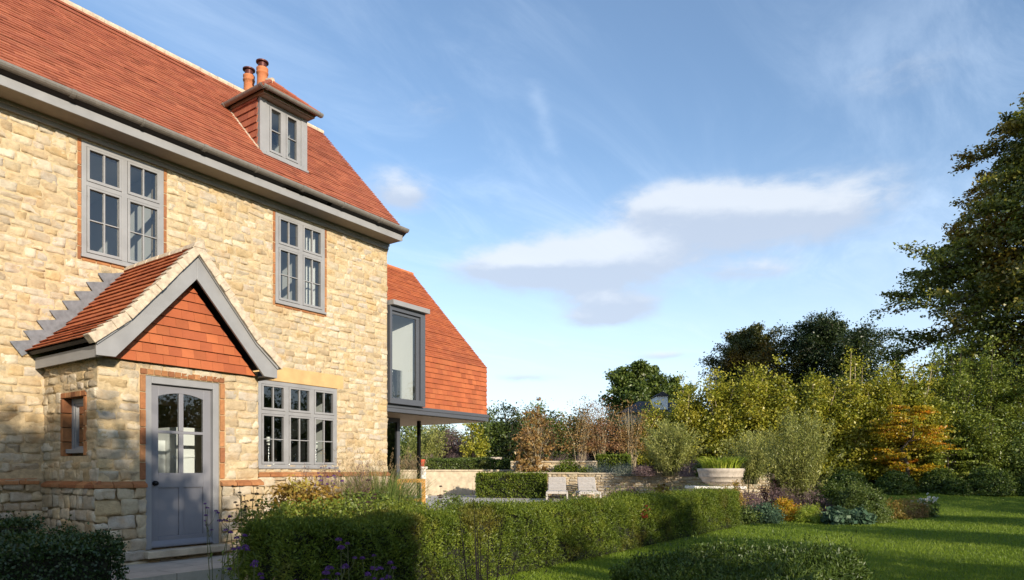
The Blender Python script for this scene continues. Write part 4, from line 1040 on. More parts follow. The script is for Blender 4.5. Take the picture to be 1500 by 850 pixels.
# ------------------------------------------------------------------ walls and furniture of the garden
def wall_run(name, label, a, b, z0, z1, th, mats, cop=.06, stone=True, group=None, hmin=.07, hmax=.12):
    seed(label); a, b = np.array(a[:2]), np.array(b[:2]); L = np.linalg.norm(b-a); d = (b-a)/L; n = np.array([d[1], -d[0]])
    if np.dot(n, -(a+b)/2) < 0: n = -n                 # the face turned to the garden
    root = empty(name, ((a+b)[0]/2, (a+b)[1]/2, z0), label, 'wall', group)
    bpy.context.view_layer.update(); inv = root.matrix_basis.inverted()
    def put(o): o.parent = root; o.matrix_parent_inverse = inv; return o
    mb = MB(); mb.prism([(*a, z0), (*b, z0), (*(b-n*th), z0), (*(a-n*th), z0)], (0, 0, z1-cop-z0)); put(mb.build('core', M[mats[0]]))
    if stone:
        mb = MB(); stone_field(mb, lambda s, z, h: (*(a+d*s+n*h), z), 0, L, z0, z1-cop, hmin=hmin, hmax=hmax, lmin=.12, lmax=.34, bulge=.018); put(mb.build('stone_face', M['stone'], smooth_=True))
    mb = MB(); s = 0
    while s < L-.05:
        e = min(s+.7, L); p, q = a+d*(s+.004)+n*.05, a+d*(e-.004)+n*.05
        mb.prism([(*p, z1-cop), (*q, z1-cop), (*(q-n*(th+.09)), z1-cop), (*(p-n*(th+.09)), z1-cop)], (0, 0, cop+rng.normal(0, .002))); s = e
    put(mb.build('coping', M[mats[1]], bevel=.008)); return root
wall_run('retaining_wall', 'low rubble stone retaining wall behind the two wooden loungers', P(846, 0, 24.8), P(1128, 0, 22.4), TZ-.3, -.065, .35, ('mortar', 'cream_stone'))
wall_run('retaining_wall', 'smooth cream garden wall left of the clipped hedge block, a low hedge above it', P(560, 0, 27.8), P(749, 0, 28.4), TZ-.3, .05, .3, ('cream_stone', 'cream_stone'), stone=False)
wall_run('garden_wall', 'taller stone wall block behind the clipped hedge, pinkish shrub in front', P(748, 0, 27.6), P(874, 0, 26.9), TZ-.3, .40, .3, ('mortar', 'cream_stone'))
wall_run('retaining_wall', 'lower stone wall face behind the clipped hedge block on the terrace', P(749, 0, 25.6), P(846, 0, 24.8), TZ-.3, -.055, .3, ('mortar', 'cream_stone'))
# loungers
def lounger(loc, rz, label):
    e = empty('sun_lounger', loc, label, 'sun lounger', 'wooden sun loungers on the terrace', rz)
    W2 = .34
    def part(name, fn): mb = MB(); fn(mb); return mb.build(name, M['teak'], e, bevel=.004)
    def frame(mb):
        for s in (-1, 1): mb.box(s*W2-.02, s*W2+.02, -1.0, .95, .24, .31)
        mb.box(-W2+.021, W2-.021, -1.0, -.96, .241, .309); mb.box(-W2+.021, W2-.021, .91, .95, .241, .309)
    part('frame', frame)
    for sx_ in (-1, 1):
        for y in (-.97, .90): part('leg', lambda mb: mb.box(sx_*(W2-.002)-.028, sx_*(W2-.002)+.028, y-.03, y+.03, 0, .2395))
    def seat(mb):
        for k in range(13): mb.box(-W2+.023, W2-.023, -.95+k*.082, -.95+k*.082+.062, .312, .33)
    part('seat', seat)
    def back(mb):
        A = R(33); c, s = math.cos(A), math.sin(A)
        for k in range(11):
            q = .04+k*.075
            mb.prism([(-W2+.045, .12+q*c, .33+q*s), (W2-.045, .12+q*c, .33+q*s), (W2-.045, .12+(q+.050)*c, .33+(q+.050)*s), (-W2+.045, .12+(q+.050)*c, .33+(q+.050)*s)], (0, s*.018, -c*.018))
        for x in (-W2+.03, W2-.06):
            mb.prism([(x, .12, .31), (x, .12+.87*c, .31+.87*s), (x, .155+.87*c, .29+.87*s), (x, .155, .29)], (.03, 0, 0))
        mb.box(-W2+.06, W2-.06, .5, .53, .25, .54)
    part('backrest', back)
    return e
ax_ = YAW-R(90)
lounger(P(816, 0, 23.6)[:2]+(TZ,), ax_+R(-4), 'wooden slatted sun lounger nearer the clipped hedge block')
lounger(P(861, 0, 23.3)[:2]+(TZ,), ax_+R(-2), 'wooden slatted sun lounger further from the clipped hedge block')
# square framed orange chair seen through the planting
e = empty('armchair', P(603, 0, 13.6)[:2]+(TZ,), 'orange square framed timber armchair at the house corner', 'chair', None, YAW+R(6))
for sx_ in (-.27, .27):
    mb = MB(); mb.box(sx_-.025, sx_+.025, -.27, -.20, 0, .84); mb.box(sx_-.025, sx_+.025, .20, .27, 0, .84); mb.box(sx_-.024, sx_+.024, -.199, .199, .77, .839); mb.build('side_frame', M['timber'], e, bevel=.006)
mb = MB(); mb.box(-.244, .244, -.25, .25, .40, .45); mb.build('seat', M['timber'], e, bevel=.006)
mb = MB(); mb.box(-.244, .244, .21, .235, .60, .76); mb.build('backrest', M['timber'], e, bevel=.006)
# pedestal with a red pot
px = P(618.5, 0, 25.0)
e = empty('pedestal', (px[0], px[1], TZ), 'white stone pedestal beside the black post of the extension', 'pedestal')
mb = MB(); mb.box(-.14, .14, -.14, .14, 0, .12); mb.box(-.10, .10, -.10, .10, .121, 1.08); mb.build('shaft', M['white_stone'], e, bevel=.01)
mb = MB(); mb.box(-.14, .14, -.14, .14, 1.081, 1.16); mb.build('cap', M['white_stone'], e, bevel=.01)
mb = MB(); mb.lathe([(0, 0), (.07, 0), (.10, .2), (.115, .22), (.115, .26), (.09, .26), (.08, .2)], (0, 0, 0), 16)
pot_red = mb.build('flower_pot', mat_plain('red_clay', (.50, .09, .04), .7), None, smooth_=True); pot_red.location = (px[0], px[1], TZ+1.161); tag(pot_red, 'small red clay pot on the white pedestal', 'pot')
# bowl planters
def bowl(loc, r, h, label, group):
    e = empty('bowl_planter', loc, label, 'planter', group)
    mb = MB(); mb.lathe([(0, 0), (r*.55, 0), (r*.58, h*.06), (r*.74, h*.22), (r*.80, h*.24), (r*.79, h*.30), (r*.90, h*.50), (r*.945, h*.52), (r*.93, h*.58), (r*.965, h*.78), (r*1.0, h*.86), (r*1.0, h), (r*.92, h), (r*.88, h*.8)], (0, 0, 0), 40); mb.build('bowl', M['planter'], e, smooth_=True)
    mb = MB(); mb.lathe([(0, h*.84), (r*.9, h*.83)], (0, 0, 0), 24); mb.build('soil', M['soil'], e)
    return e
bp = P(1056, 0, 19.6); bz = 19.6*(690-712)/1000
e = empty('plinth', (bp[0], bp[1], LZ), 'pale stone plinth under the big bowl planter', 'plinth', None, YAW)
mb = MB(); mb.box(-.5, .5, -.50, .85, 0, bz-LZ-.081); mb.build('base', M['cream_stone'], e, bevel=.01)
mb = MB(); mb.box(-.55, .55, -.55, .9, bz-LZ-.08, bz-LZ); mb.build('cap', M['white_stone'], e, bevel=.012)
bowl((bp[0], bp[1], bz), .66, .50, 'large ribbed pale bowl planter full of lime green leaves', 'pale bowl planters')
grass_clump('planter_plant', 'lime green strap leaved plant growing in the large bowl planter', (bp[0], bp[1], bz+.40), .72, .5, 480, .032, ML['lime'], None, 0, cat='plant', base_r=.5, arch=.8)
b2 = P(725, 0, 32)
e = empty('plinth', (b2[0], b2[1], UZ), 'plain stone block under the small far bowl planter', 'plinth')
mb = MB(); mb.box(-.3, .3, -.3, .3, 0, .52); mb.build('block', M['cream_stone'], e, bevel=.01)
bowl((b2[0], b2[1], UZ+.521), .33, .24, 'small pale bowl planter far behind the low hedge', 'pale bowl planters')
# far house beyond the trees
fb = P(932, 0, 62)
e = empty('distant_house', (fb[0], fb[1], LZ), 'distant house with dark roof and white dormer among the trees', 'house', None, YAW-R(90))
def fpart(nm, mat, fn, par=None): mb = MB(); fn(mb); return mb.build(nm, M[mat], par or e)
fpart('wall', 'cream_stone', lambda m: m.box(-1.6, 5, -3, 3, 0, 6.35))
rf = fpart('roof', 'slate', lambda m: (m.face([(-2.0, -3.4, 6.3), (5.4, -3.4, 6.3), (5.4, 0, 7.6), (.2, 0, 7.6)]), m.face([(-2.0, 3.4, 6.3), (5.4, 3.4, 6.3), (5.4, 0, 7.6), (.2, 0, 7.6)]), m.face([(-2.0, -3.4, 6.3), (-2.0, 3.4, 6.3), (.2, 0, 7.6)])))
dm = fpart('dormer', 'white_wall', lambda m: m.box(1.25, 2.2, -2.9, 0, 6.6, 7.75))
fpart('dormer_roof', 'slate', lambda m: m.prism([(1.1, -3.1, 7.76), (2.35, -3.1, 7.76), (1.73, -3.1, 8.15)], (0, 3, 0)), dm)
seed('garden')
# ------------------------------------------------------------------ clipped hedges
clipped_hedge('yew_hedge', 'long clipped yew hedge running from the doorway along the lawn to the bowl planter', rect(3.5, 15.9, 4.72, 5.34), LZ, .84, ML['yew'], .038, .0105, 10500, wob=.085, rough=.09)
clipped_hedge('yew_hedge', 'short clipped yew hedge standing alone on the lawn in the foreground', rect(2.95, 4.65, .62, 1.5), LZ, .80, ML['yew_deep'], .023, .0075, 34000, wob=.06, rough=.06)
clipped_hedge('box_hedge', 'dark clipped box hedge in the front left corner before the porch', rect(.7, 3.25, 6.75, 8.0), GZ, .50, ML['box'], .032, .022, 4200, wob=.07, rough=.07)
clipped_hedge('box_hedge', 'small dark box hedge against the cottage wall behind the front left hedge', rect(.7, 3.15, 8.35, 9.3), GZ, .60, ML['box'], .032, .022, 3600, wob=.09, rough=.07)
clipped_hedge('yew_hedge', 'clipped yew hedge block on the terrace left of the loungers', [P(697, 0, 25.4)[:2], P(800, 0, 24.6)[:2], P(806, 0, 25.9)[:2], P(703, 0, 26.7)[:2]], TZ, .91, ML['yew'], .08, .03, 1500, wob=.05, rough=.06)
clipped_hedge('low_hedge', 'light green low hedge on top of the cream garden wall', [P(612, 0, 28.8)[:2], P(720, 0, 29.0)[:2], P(722, 0, 29.9)[:2], P(612, 0, 29.7)[:2]], UZ, .62, ML['green'], .08, .035, 1400, wob=.06, rough=.07)
clipped_hedge('low_hedge', 'short dark low hedge at the right end of the cream garden wall', [P(721, 0, 28.9)[:2], P(748, 0, 29.0)[:2], P(750, 0, 29.8)[:2], P(723, 0, 29.7)[:2]], UZ, .60, ML['yew_deep'], .08, .035, 1400, wob=.05, rough=.07)
clipped_hedge('low_hedge', 'low clipped hedge under the slender multi stemmed trees', [P(872, 0, 28.9)[:2], P(922, 0, 28.2)[:2], P(924, 0, 29.2)[:2], P(874, 0, 29.9)[:2]], UZ, .78, ML['yew'], .08, .035, 1400, wob=.05, rough=.07)

# ------------------------------------------------------------------ plants near the house
def H(u, y, z): r = (u-750)/1000; t = y/(.5736-.8192*r); p = P(u, 0, t); return (p[0], p[1], z)
grass_clump('grass_clump', 'green fountain grass with pale plumes at the cottage corner', H(555, 8.6, GZ), 1.62, .75, 800, .012, ML['grass'], None, 60, ML['straw'], 1.22, base_r=.36, arch=.5)
grass_clump('grass_clump', 'greener fountain grass just left of the orange chair', H(578, 8.3, GZ), 1.35, .6, 500, .012, ML['grass'], None, 34, ML['straw'], 1.25, base_r=.28, arch=.5)
grass_clump('grass_clump', 'straw coloured grass with mauve seedheads under the ground floor window', H(497, 8.6, GZ), 1.4, .7, 480, .008, ML['straw'], None, 60, ML['mauve'], 1.15, base_r=.34, arch=.45)
bush('amber_shrub', 'amber and green leafy shrub below the ground floor window', H(447, 7.9, GZ), .66, .5, 1.02, ML['amber'], .075, .032, 140, 60, stems=10, stem_r=.008, bark='stem', cl=.15)
bush('amber_shrub', 'brownish leafy shrub beside the straw grass under the window', H(487, 7.9, GZ), .45, .42, .86, ML['amber'], .07, .03, 80, 60, stems=8, stem_r=.008, bark='stem', cl=.16)
bush('leafy_shrub', 'small bright green shrub at the foot of the porch corner', H(404, 7.5, GZ), .34, .3, .58, ML['bright'], .06, .03, 60, 60, stems=6, stem_r=.007, bark='stem')
for (u, lb) in ((408, 'lowest sunlit green plant behind the hedge end by the porch'), (462, 'sunlit yellow green plant between the hedge and the amber shrub'), (515, 'sunlit yellow green plant before the straw grass behind the hedge'), (566, 'sunlit green plant before the fountain grass behind the hedge')):
    bush('leafy_shrub', lb, H(u, 6.5, GZ), .55, .42, .80, ML['bright'], .05, .022, 130, 50, 'low sunlit plants behind the long hedge', 'shrub', stems=5, stem_r=.006, bark='stem', cl=.17, lumpy=.1, pinch=.95)
bush('leafy_shrub', 'green shrub between the two grasses below the cottage wall', H(531, 7.6, GZ), .5, .42, .82, ML['green'], .06, .028, 90, 60, stems=6, stem_r=.007, bark='stem')
bush('leafy_shrub', 'low leafy shrub on the terrace edge right of the orange chair', H(662, 6.9, TZ), .5, .4, .60, ML['green'], .055, .022, 90, 50, stems=6, stem_r=.006, bark='dry_stem')
bush('leafy_shrub', 'green shrub in front of the orange chair behind the long hedge', H(608, 6.9, TZ), .7, .4, .55, ML['bright'], .055, .022, 100, 50, stems=6, stem_r=.006, bark='dry_stem')

def verbena(label, base, h, n, spread, heads='verbena', hs=1.0, group='verbena plants in the foreground border'):
    seed(label)
    root = empty('verbena_plant', base, label, 'flowering plant', group)
    lines = []; cs = []; leaves = []; ax = []
    for i in range(n):
        a = rng.random()*6.283; s = spread*rng.random()**.6; hh = h*(.72+.33*rng.random())
        e = np.array([math.cos(a)*s, math.sin(a)*s, hh]); b = np.array([math.cos(a), math.sin(a), 0])*.04
        m = (b+e)/2+rng.normal(0, .025, 3); pts = [b, (b+m)/2, m, (m+e)/2+rng.normal(0, .008, 3), e]
        lines.append((pts, [.0042, .0038, .0032, .0026, .0018])); tips = [e]
        for k in range(int(2+2*rng.random())):
            f = .68+.22*rng.random(); q = m+(e-m)*((f-.5)*2); a2 = rng.random()*6.283; l = .05+.09*rng.random()
            t = q+np.array([math.cos(a2)*l*.55, math.sin(a2)*l*.55, l]); lines.append(([q, (q+t)/2+np.array([math.cos(a2), math.sin(a2), 0])*l*.12, t], [.0022, .0018, .0014])); tips.append(t)
        cs += tips
        for k in range(6):
            f = rng.random()*.6; leaves.append(b+(e-b)*f+rng.normal(0, .012, 3))
    tubes('stem', lines, M['stem'], root, 5)
    key = (heads, hs)
    if key not in HEADS:                               # three head meshes of each kind, shared by all plants
        HEADS[key] = []
        for q in range(3):
            r = .013*hs*(.8+.25*q); d = unit(rng.normal(size=(46, 3))); d[:, 2] = np.abs(d[:, 2])*.8
            o = np_mesh('flower_head', leaf_quads(d*r, .012*hs, .008*hs, nrm=d, spread=.6), 4, ML[heads]); HEADS[key].append(o.data); bpy.data.objects.remove(o)
    for k, t in enumerate(cs):
        o = link(bpy.data.objects.new('flower_head', HEADS[key][k % 3]), root); o.location = t; o.scale = (.7+.6*rng.random(),)*3; o.rotation_euler[2] = 6.28*rng.random()
    np_mesh('leaf', leaf_quads(np.array(leaves), .075, .012, axis=np.array([0, 0, .6]), spread=.8), 4, ML['green'], root)
HEADS = {}
verbena('tall purple verbena before the right door jamb', P(318, 0, 5.6)[:2]+(GZ,), .98, 4, .16)
verbena('purple verbena low in the shade left of the hedge end', P(366, 0, 4.0)[:2]+(LZ,), .88, 4, .22)
verbena('purple verbena with a bright head in front of the shaded hedge', P(462, 0, 3.6)[:2]+(LZ,), .86, 5, .20, hs=1.15)
verbena('purple verbena before the boundary of hedge shade and sun', P(545, 0, 3.8)[:2]+(LZ,), .94, 5, .24)
verbena('verbena gone to dark seedheads beside the porch corner', P(372, 0, 6.6)[:2]+(GZ,), .98, 5, .22, 'seed')
verbena('verbena with dusky heads rising behind the hedge by the window', P(520, 0, 8.6)[:2]+(GZ,), .98, 6, .4, 'seed', 1.25)
verbena('purple verbena among the straw grass under the window', H(482, 8.2, GZ), 1.22, 8, .4, hs=1.3)
verbena('single thin verbena standing on the terrace edge right of the orange chair', P(641, 0, 10.2)[:2]+(TZ,), .86, 2, .05, 'seed', 1.4)
grass_clump('grass_clump', 'dark wiry grass stems rising in front of the sunlit hedge', P(708, 0, 2.6)[:2]+(LZ,), 1.50, .30, 22, .010, ML['seed'], None, 6, ML['seed'], .95, base_r=.04, arch=.25, pl=.026)
grass_clump('grass_clump', 'pale dry grass stems at the lower edge beside the lawn', P(782, 0, 2.5)[:2]+(LZ,), 1.08, .34, 14, .009, ML['straw'], None, 4, ML['straw'], .95, base_r=.05, arch=.5, pl=.03)
grass_clump('grass_clump', 'grass with one feathery pale plume in front of the shaded hedge', P(395, 0, 3.7)[:2]+(LZ,), .86, .40, 90, .007, ML['grass'], None, 4, ML['straw'], 1.1, base_r=.06, arch=.8, pl=.035)
grass_clump('grass_clump', 'thin green grass in front of the hedge right of the shade', P(500, 0, 3.3)[:2]+(LZ,), .78, .35, 70, .006, ML['grass'], None, 0, base_r=.08, arch=.7)
grass_clump('grass_clump', 'thin dark grass at the bottom edge before the yew hedge', P(650, 0, 3.0)[:2]+(LZ,), .70, .3, 60, .006, ML['grass'], None, 0, base_r=.08, arch=.7)

# ------------------------------------------------------------------ terrace and upper garden planting
bush('round_shrub', 'rounded evergreen shrub on the retaining wall above the loungers', P(830, 0, 26.4)[:2]+(UZ-.3,), .58, .5, .86, ML['yew'], .07, .032, 130, 45, stems=5)
bush('rust_shrub', 'rust coloured multi stemmed shrub in front of the taller stone wall', P(782, 0, 27.2)[:2]+(-.5,), 1.15, .45, 3.1, ML['tan'], .12, .06, 150, 26, stems=26, stem_r=.016, bark='bark_pale', low=.18, cl=.12, fill=.1)
for k, (u, t, h, rx, lb) in enumerate(((790, 34, 3.3, 1.2, 'leftmost slender multi stemmed tree with pinkish foliage'), (850, 31, 3.0, .95, 'slender pale stemmed tree with thin brownish crown above the rounded shrub'), (880, 31.5, 3.5, 1.1, 'slender pale stemmed tree with rust crown above the low clipped hedge'), (925, 32, 3.15, 1.15, 'rust crowned multi stemmed tree below the distant house roof'))):
    bush('multi_stem_tree', lb, P(u, 0, t)[:2]+(UZ,), rx*1.15, rx*.9, h, ML['rust'] if k % 2 == 0 else ML['tan'], .085, .045, 150, 20, 'slender multi stemmed trees of the upper garden', 'tree', stems=22, stem_r=.024, bark='bark_pale', low=.36, cl=.19, fill=.15, lumpy=.3)
fan_shrub('upright_shrub', 'bushy olive green upright shrub left of the bowl planter', P(982, 0, 23.2)[:2]+(UZ-.05,), 1.05, 1.95, ML['willow'], .11, .022, 120, 130, 'feathery olive green upright shrubs', bushy=.06)
fan_shrub('upright_shrub', 'tall feathery olive green upright shrub in the lawn border', P(1170, 0, 18.8)[:2]+(LZ,), .92, 3.15, ML['willow'], .10, .020, 95, 200, 'feathery olive green upright shrubs', bushy=.05, leaf_from=.3)
fan_shrub('upright_shrub', 'shorter grey green upright shrub right behind the bowl planter', P(1100, 0, 21.5)[:2]+(UZ-.3,), .95, 1.75, ML['willow'], .10, .022, 80, 110, 'feathery olive green upright shrubs', bushy=.06)
for (u, t, r, h, mt, nm, lb) in ((885, 25.2, .7, .42, 'silver', 'lavender', 'silvery lavender clump on the retaining wall left of the olive shrub'), (915, 24.3, .65, .45, 'silver', 'lavender', 'silvery lavender clump close against the olive shrub'), (862, 25.6, .4, .30, 'bright', 'low_plant', 'low bright green plant right of the rounded evergreen shrub'),
        (945, 23.4, .5, .4, 'mauve', 'sedum', 'mauve seedheads at the left foot of the olive shrub'), (1015, 21.7, .6, .42, 'mauve', 'sedum', 'mauve seedheads between olive shrub and bowl planter'), (1030, 21.4, .4, .5, 'green', 'low_plant', 'leafy green plant just left of the bowl planter')):
    bush(nm, lb, P(u, 0, t)[:2]+(UZ-.05,), r, r*.7, h, ML[mt], .07, .014 if mt in ('silver', 'mauve') else .035, 70, 45, None, 'plant', stems=0, cl=.22)
for (u, t, lb) in ((645, 31, 'mauve flowered grass behind the light green low hedge'), (682, 31.2, 'mauve flowered grass left of the small far bowl planter'), (612, 31, 'tan grass beyond the black post of the extension'), (800, 29.5, 'mauve grass behind the taller garden wall'), (840, 30, 'mauve grass right of the pinkish tree stems')):
    grass_clump('grass_clump', lb, P(u, 0, t)[:2]+(UZ,), 1.0, .75, 300, .022, ML['mauve'] if 'mauve' in lb else ML['straw'], 'grasses of the upper garden', 30, ML['mauve'], 1.2, base_r=.5)
fan_shrub('olive_shrub', 'tall olive and brown shrub seen beneath the cantilever', P(622, 0, 34)[:2]+(UZ,), 1.3, 2.7, ML['willow'], .14, .035, 90, 70, bushy=.09)
fan_shrub('olive_shrub', 'brownish twiggy shrub right of the cantilever post', P(660, 0, 35)[:2]+(UZ,), 1.3, 2.5, ML['mauve'], .14, .035, 90, 70, bushy=.09)
bush('yellow_shrub', 'yellow green shrub just below the right end of the cantilever', P(695, 0, 33.5)[:2]+(UZ,), .75, .6, 2.5, ML['hornbeam'], .11, .075, 90, 45, stems=8, cl=.2)
# evergreen screen at the back of the upper garden
for k, (u, t, h, rx, mt, lb) in enumerate(((590, 40, 3.6, 1.7, 'green', 'dark screen shrub leftmost beneath the extension'), (645, 41, 3.4, 1.8, 'green', 'screen shrub behind the twiggy brown shrub'), (715, 37, 3.4, 1.35, 'green', 'dark green screen shrub right of the yellow shrub'), (745, 37.5, 3.7, 1.4, 'dark', 'dense dark screen shrub above the small far planter'),
        (775, 40, 3.9, 1.5, 'green', 'screen shrub behind the pinkish leftmost tree'), (815, 38, 3.2, 1.5, 'green', 'green screen shrub left of the slender trees'), (855, 38, 3.3, 1.5, 'dark', 'dark screen shrub behind the pale stems'), (900, 38.5, 3.3, 1.5, 'dark', 'dark screen shrub under the distant house roof'), (945, 38, 3.5, 1.6, 'dark', 'dark screen shrub where the yellowing row begins'))):
    bush('screen_shrub', lb, P(u, 0, t)[:2]+(UZ,), rx, rx*.8, h, ML[mt], .14, .085, 150, 55, 'evergreen screen shrubs at the back of the garden', 'shrub', stems=4, stem_r=.05, cl=.2, pinch=.95)
# yellowing hornbeam row
for k, (u, t, h, lb) in enumerate(((968, 33, 3.6, 'leftmost lower tree of the yellowing row'), (1012, 32.4, 4.7, 'yellowing tree behind the olive shrub by the planter'), (1058, 31.6, 4.95, 'yellowing tree directly above the bowl planter'), (1105, 31, 5.2, 'yellowing tree with pale trunk showing right of the bowl planter'), (1152, 30.6, 5.3, 'yellowing tree above the tall feathery shrub'), (1200, 30, 5.45, 'yellowing tree left of the dark gap in the row'), (1250, 29.6, 5.55, 'yellowing tree under the dark rounded background tree'), (1300, 29.3, 5.5, 'yellowing tree above the golden maple'), (1345, 29, 5.3, 'rightmost tree of the yellowing row beside the big beech'))):
    bush('hornbeam', lb, P(u, 0, t)[:2]+((UZ if u < 1120 else LZ),), 1.15, .95, h+(0 if u < 1120 else .1)-(0 if u > 1120 else .55), ML['hornbeam'], .115, .075, 340, 52, 'yellowing hornbeam row', 'tree', stems=9, stem_r=.07, bark='bark_pale', low=.24, cl=.20, flat=.8, lumpy=.2, pinch=.92, fill=.3)
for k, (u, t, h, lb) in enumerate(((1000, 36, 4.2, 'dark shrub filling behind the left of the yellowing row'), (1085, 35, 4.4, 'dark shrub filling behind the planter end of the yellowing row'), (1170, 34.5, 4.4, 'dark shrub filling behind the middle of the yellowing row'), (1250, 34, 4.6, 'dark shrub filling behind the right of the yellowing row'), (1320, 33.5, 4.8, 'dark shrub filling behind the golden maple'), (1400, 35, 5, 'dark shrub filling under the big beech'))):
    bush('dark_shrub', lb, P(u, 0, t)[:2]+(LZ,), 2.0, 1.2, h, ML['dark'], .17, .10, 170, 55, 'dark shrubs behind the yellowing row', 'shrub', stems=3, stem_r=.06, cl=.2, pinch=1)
# golden maple, layered
def OL(u, t): p = P(u, 0, t); return (p[0], p[1], float(lawn_z(p[0], p[1])))
def mprof(f): return np.interp(f, [0, .3, .55, .8, 1], [.3, .95, 1.28, 1.12, .4])
limb_tree('golden_maple', 'small golden and orange layered maple at the lawn edge', OL(1328, 27.6), 3.5, mprof, 34, ML['gold'], .10, .06, .09, h0=.22, rise=.15, droop=.1, sub=7, per=46, sub_len=.3, flat=.12, sprig=.16, bark='bark')
limb_tree('golden_maple', 'low olive coloured maple sprays right of the golden maple', OL(1388, 27.8), 2.1, lambda f: .75*mprof(f), 20, ML['bright'], .10, .06, .06, h0=.3, rise=.1, droop=.1, sub=6, per=34, sub_len=.3, flat=.12, sprig=.15, bark='bark')
# shaded evergreen mounds beyond the lawn
for (u, t, rx, h, lb) in ((1240, 26.5, .95, .8, 'dark mound shrub under the yellowing row left of the maple'), (1312, 26, .82, .82, 'dark rounded mound under the golden maple'), (1376, 26.6, .8, .95, 'dark rounded mound right of the golden maple'), (1402, 25.6, .55, .6, 'small dark mound between the two larger ones at right'), (1448, 25.8, 1.08, 1.0, 'large dark rounded mound beyond the lawn at right'), (1518, 25.5, 1.0, .8, 'dark mound cut by the right edge of the view')):
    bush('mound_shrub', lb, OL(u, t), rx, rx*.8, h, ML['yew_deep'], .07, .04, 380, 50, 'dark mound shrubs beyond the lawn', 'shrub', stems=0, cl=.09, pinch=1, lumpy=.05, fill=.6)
for (u, t, h, r, lb) in ((1262, 31.5, 2.6, 1.0, 'dark leafy shrub under the yellowing row'), (1360, 29.3, 6.0, 1.1, 'light green shrub between maple and beech'), (1405, 29, 5.9, 1.2, 'tall light green shrub left of three before the beech'), (1455, 28.8, 6.1, 1.25, 'tall light green shrub in the middle before the beech'), (1500, 28.6, 5.9, 1.25, 'tall light green shrub at the right edge before the beech'), (1440, 27.8, 3.0, 1.1, 'lower green shrub in front of the tall light green shrubs'), (1490, 27.6, 2.7, 1.1, 'lower dark green shrub at the right edge')):
    bush('tall_shrub', lb, OL(u, t), r, r*.9, h, ML['bright'] if 'light' in lb else ML['green'], .12, .055, 230, 60, 'tall shrubs in front of the beech', 'shrub', stems=8, stem_r=.03, cl=.17, pinch=.85, lumpy=.2)
# mixed border on the lawn
bp_ = OL
bush('mound_shrub', 'rounded grey green mound shrub at the right of the lawn border', bp_(1262, 17.4), .82, .65, .96, ML['green'], .042, .024, 480, 62, None, 'shrub', stems=0, cl=.085, pinch=1, lumpy=.06, fill=.6)
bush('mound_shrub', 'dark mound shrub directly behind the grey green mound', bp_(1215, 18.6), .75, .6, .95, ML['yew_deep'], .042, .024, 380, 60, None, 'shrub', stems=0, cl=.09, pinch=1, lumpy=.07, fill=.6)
for (u, t, r, h, mt, L, W, nm, lb) in ((1185, 16.9, .42, .46, 'lime', .09, .012, 'amsonia', 'yellow feathery mound at the front of the lawn border'), (1150, 17.6, .42, .62, 'gold', .06, .025, 'low_plant', 'golden orange plant in the middle of the lawn border'), (1120, 16.8, .5, .46, 'bluegreen', .07, .03, 'low_plant', 'blue green leafy plant at the left front of the border'), (1088, 16.6, .42, .42, 'green', .06, .03, 'low_plant', 'green plant at the border corner by the long hedge end'),
        (1098, 17.6, .5, .85, 'mauve', .06, .022, 'sedum', 'brown sedum heads left in the lawn border'), (1075, 17.2, .35, 1.02, 'amber', .07, .02, 'perennial', 'tall green and brown perennial right of the hedge end'), (1145, 18.4, .6, .95, 'mauve', .09, .012, 'perennial', 'pinkish grey perennial at the left foot of the feathery shrub'), (1195, 17.9, .6, .8, 'mauve', .09, .012, 'perennial', 'pinkish perennial at the right foot of the feathery shrub'),
        (1308, 18.3, .45, .55, 'amber', .06, .02, 'low_plant', 'reddish brown plant right of the grey green mound'), (1335, 18.8, .55, .48, 'tan', .07, .014, 'low_plant', 'tan grassy plant beside the white flowers'), (1225, 16.4, .3, .3, 'bluegreen', .15, .11, 'hosta', 'broad leaved blue green plant at the border front, left of a pair'), (1257, 16.5, .33, .30, 'bluegreen', .15, .11, 'hosta', 'broad leaved blue green plant at the border front, right of a pair'), (1128, 18.9, .5, 1.05, 'seed', .06, .02, 'perennial', 'dark seedheads behind the sedum in the border')):
    bush(nm, lb, bp_(u, t), r, r*.8, h, ML[mt], L, W, 70, 45, None, 'plant', stems=8 if nm in ('perennial', 'sedum') else 0, stem_r=.006, bark='dry_stem', cl=.2, low=.1)
r0 = bush('white_flowers', 'small plant with white flowers at the right tip of the lawn border', bp_(1358, 19.0), .38, .3, .5, ML['green'], .06, .025, 50, 35, None, 'flowering plant', stems=0)
fo = np_mesh('flower', leaf_quads(rng.normal(0, .016, (7, 3)), .05, .035, nrm=np.array([0, 0, 1.])), 4, ML['white'], r0); fo.location = (0, 0, .5)
for k in range(34):
    o = fo.copy(); C.objects.link(o); o.parent = r0; o.location = (rng.normal(.05, .2), rng.normal(0, .15), rng.normal(.46, .1)); o.rotation_euler = rng.normal(0, .6, 3)
# plants along the retaining wall and hedge
for (u, t, h, mt, lb) in ((925, 22.9, .45, 'mauve', 'pinkish plant growing against the retaining wall right of the loungers'), (968, 22.6, .6, 'amber', 'reddish climbing plant against the retaining wall'), (905, 23.1, .4, 'mauve', 'low pinkish plant right beside the second lounger')):
    bush('wall_plant', lb, P(u, 0, t)[:2]+(TZ,), .6, .22, h, ML[mt], .07, .03, 50, 30, 'plants along the retaining wall', 'plant', stems=6, stem_r=.006, bark='dry_stem')
p = H(945, 4.70, -.62); r0 = bush('red_creeper', 'small patch of red leaves growing on the side of the long hedge', (p[0], p[1], -.78), .13, .05, .24, ML['red'], .04, .02, 14, 12, None, 'plant', stems=0)

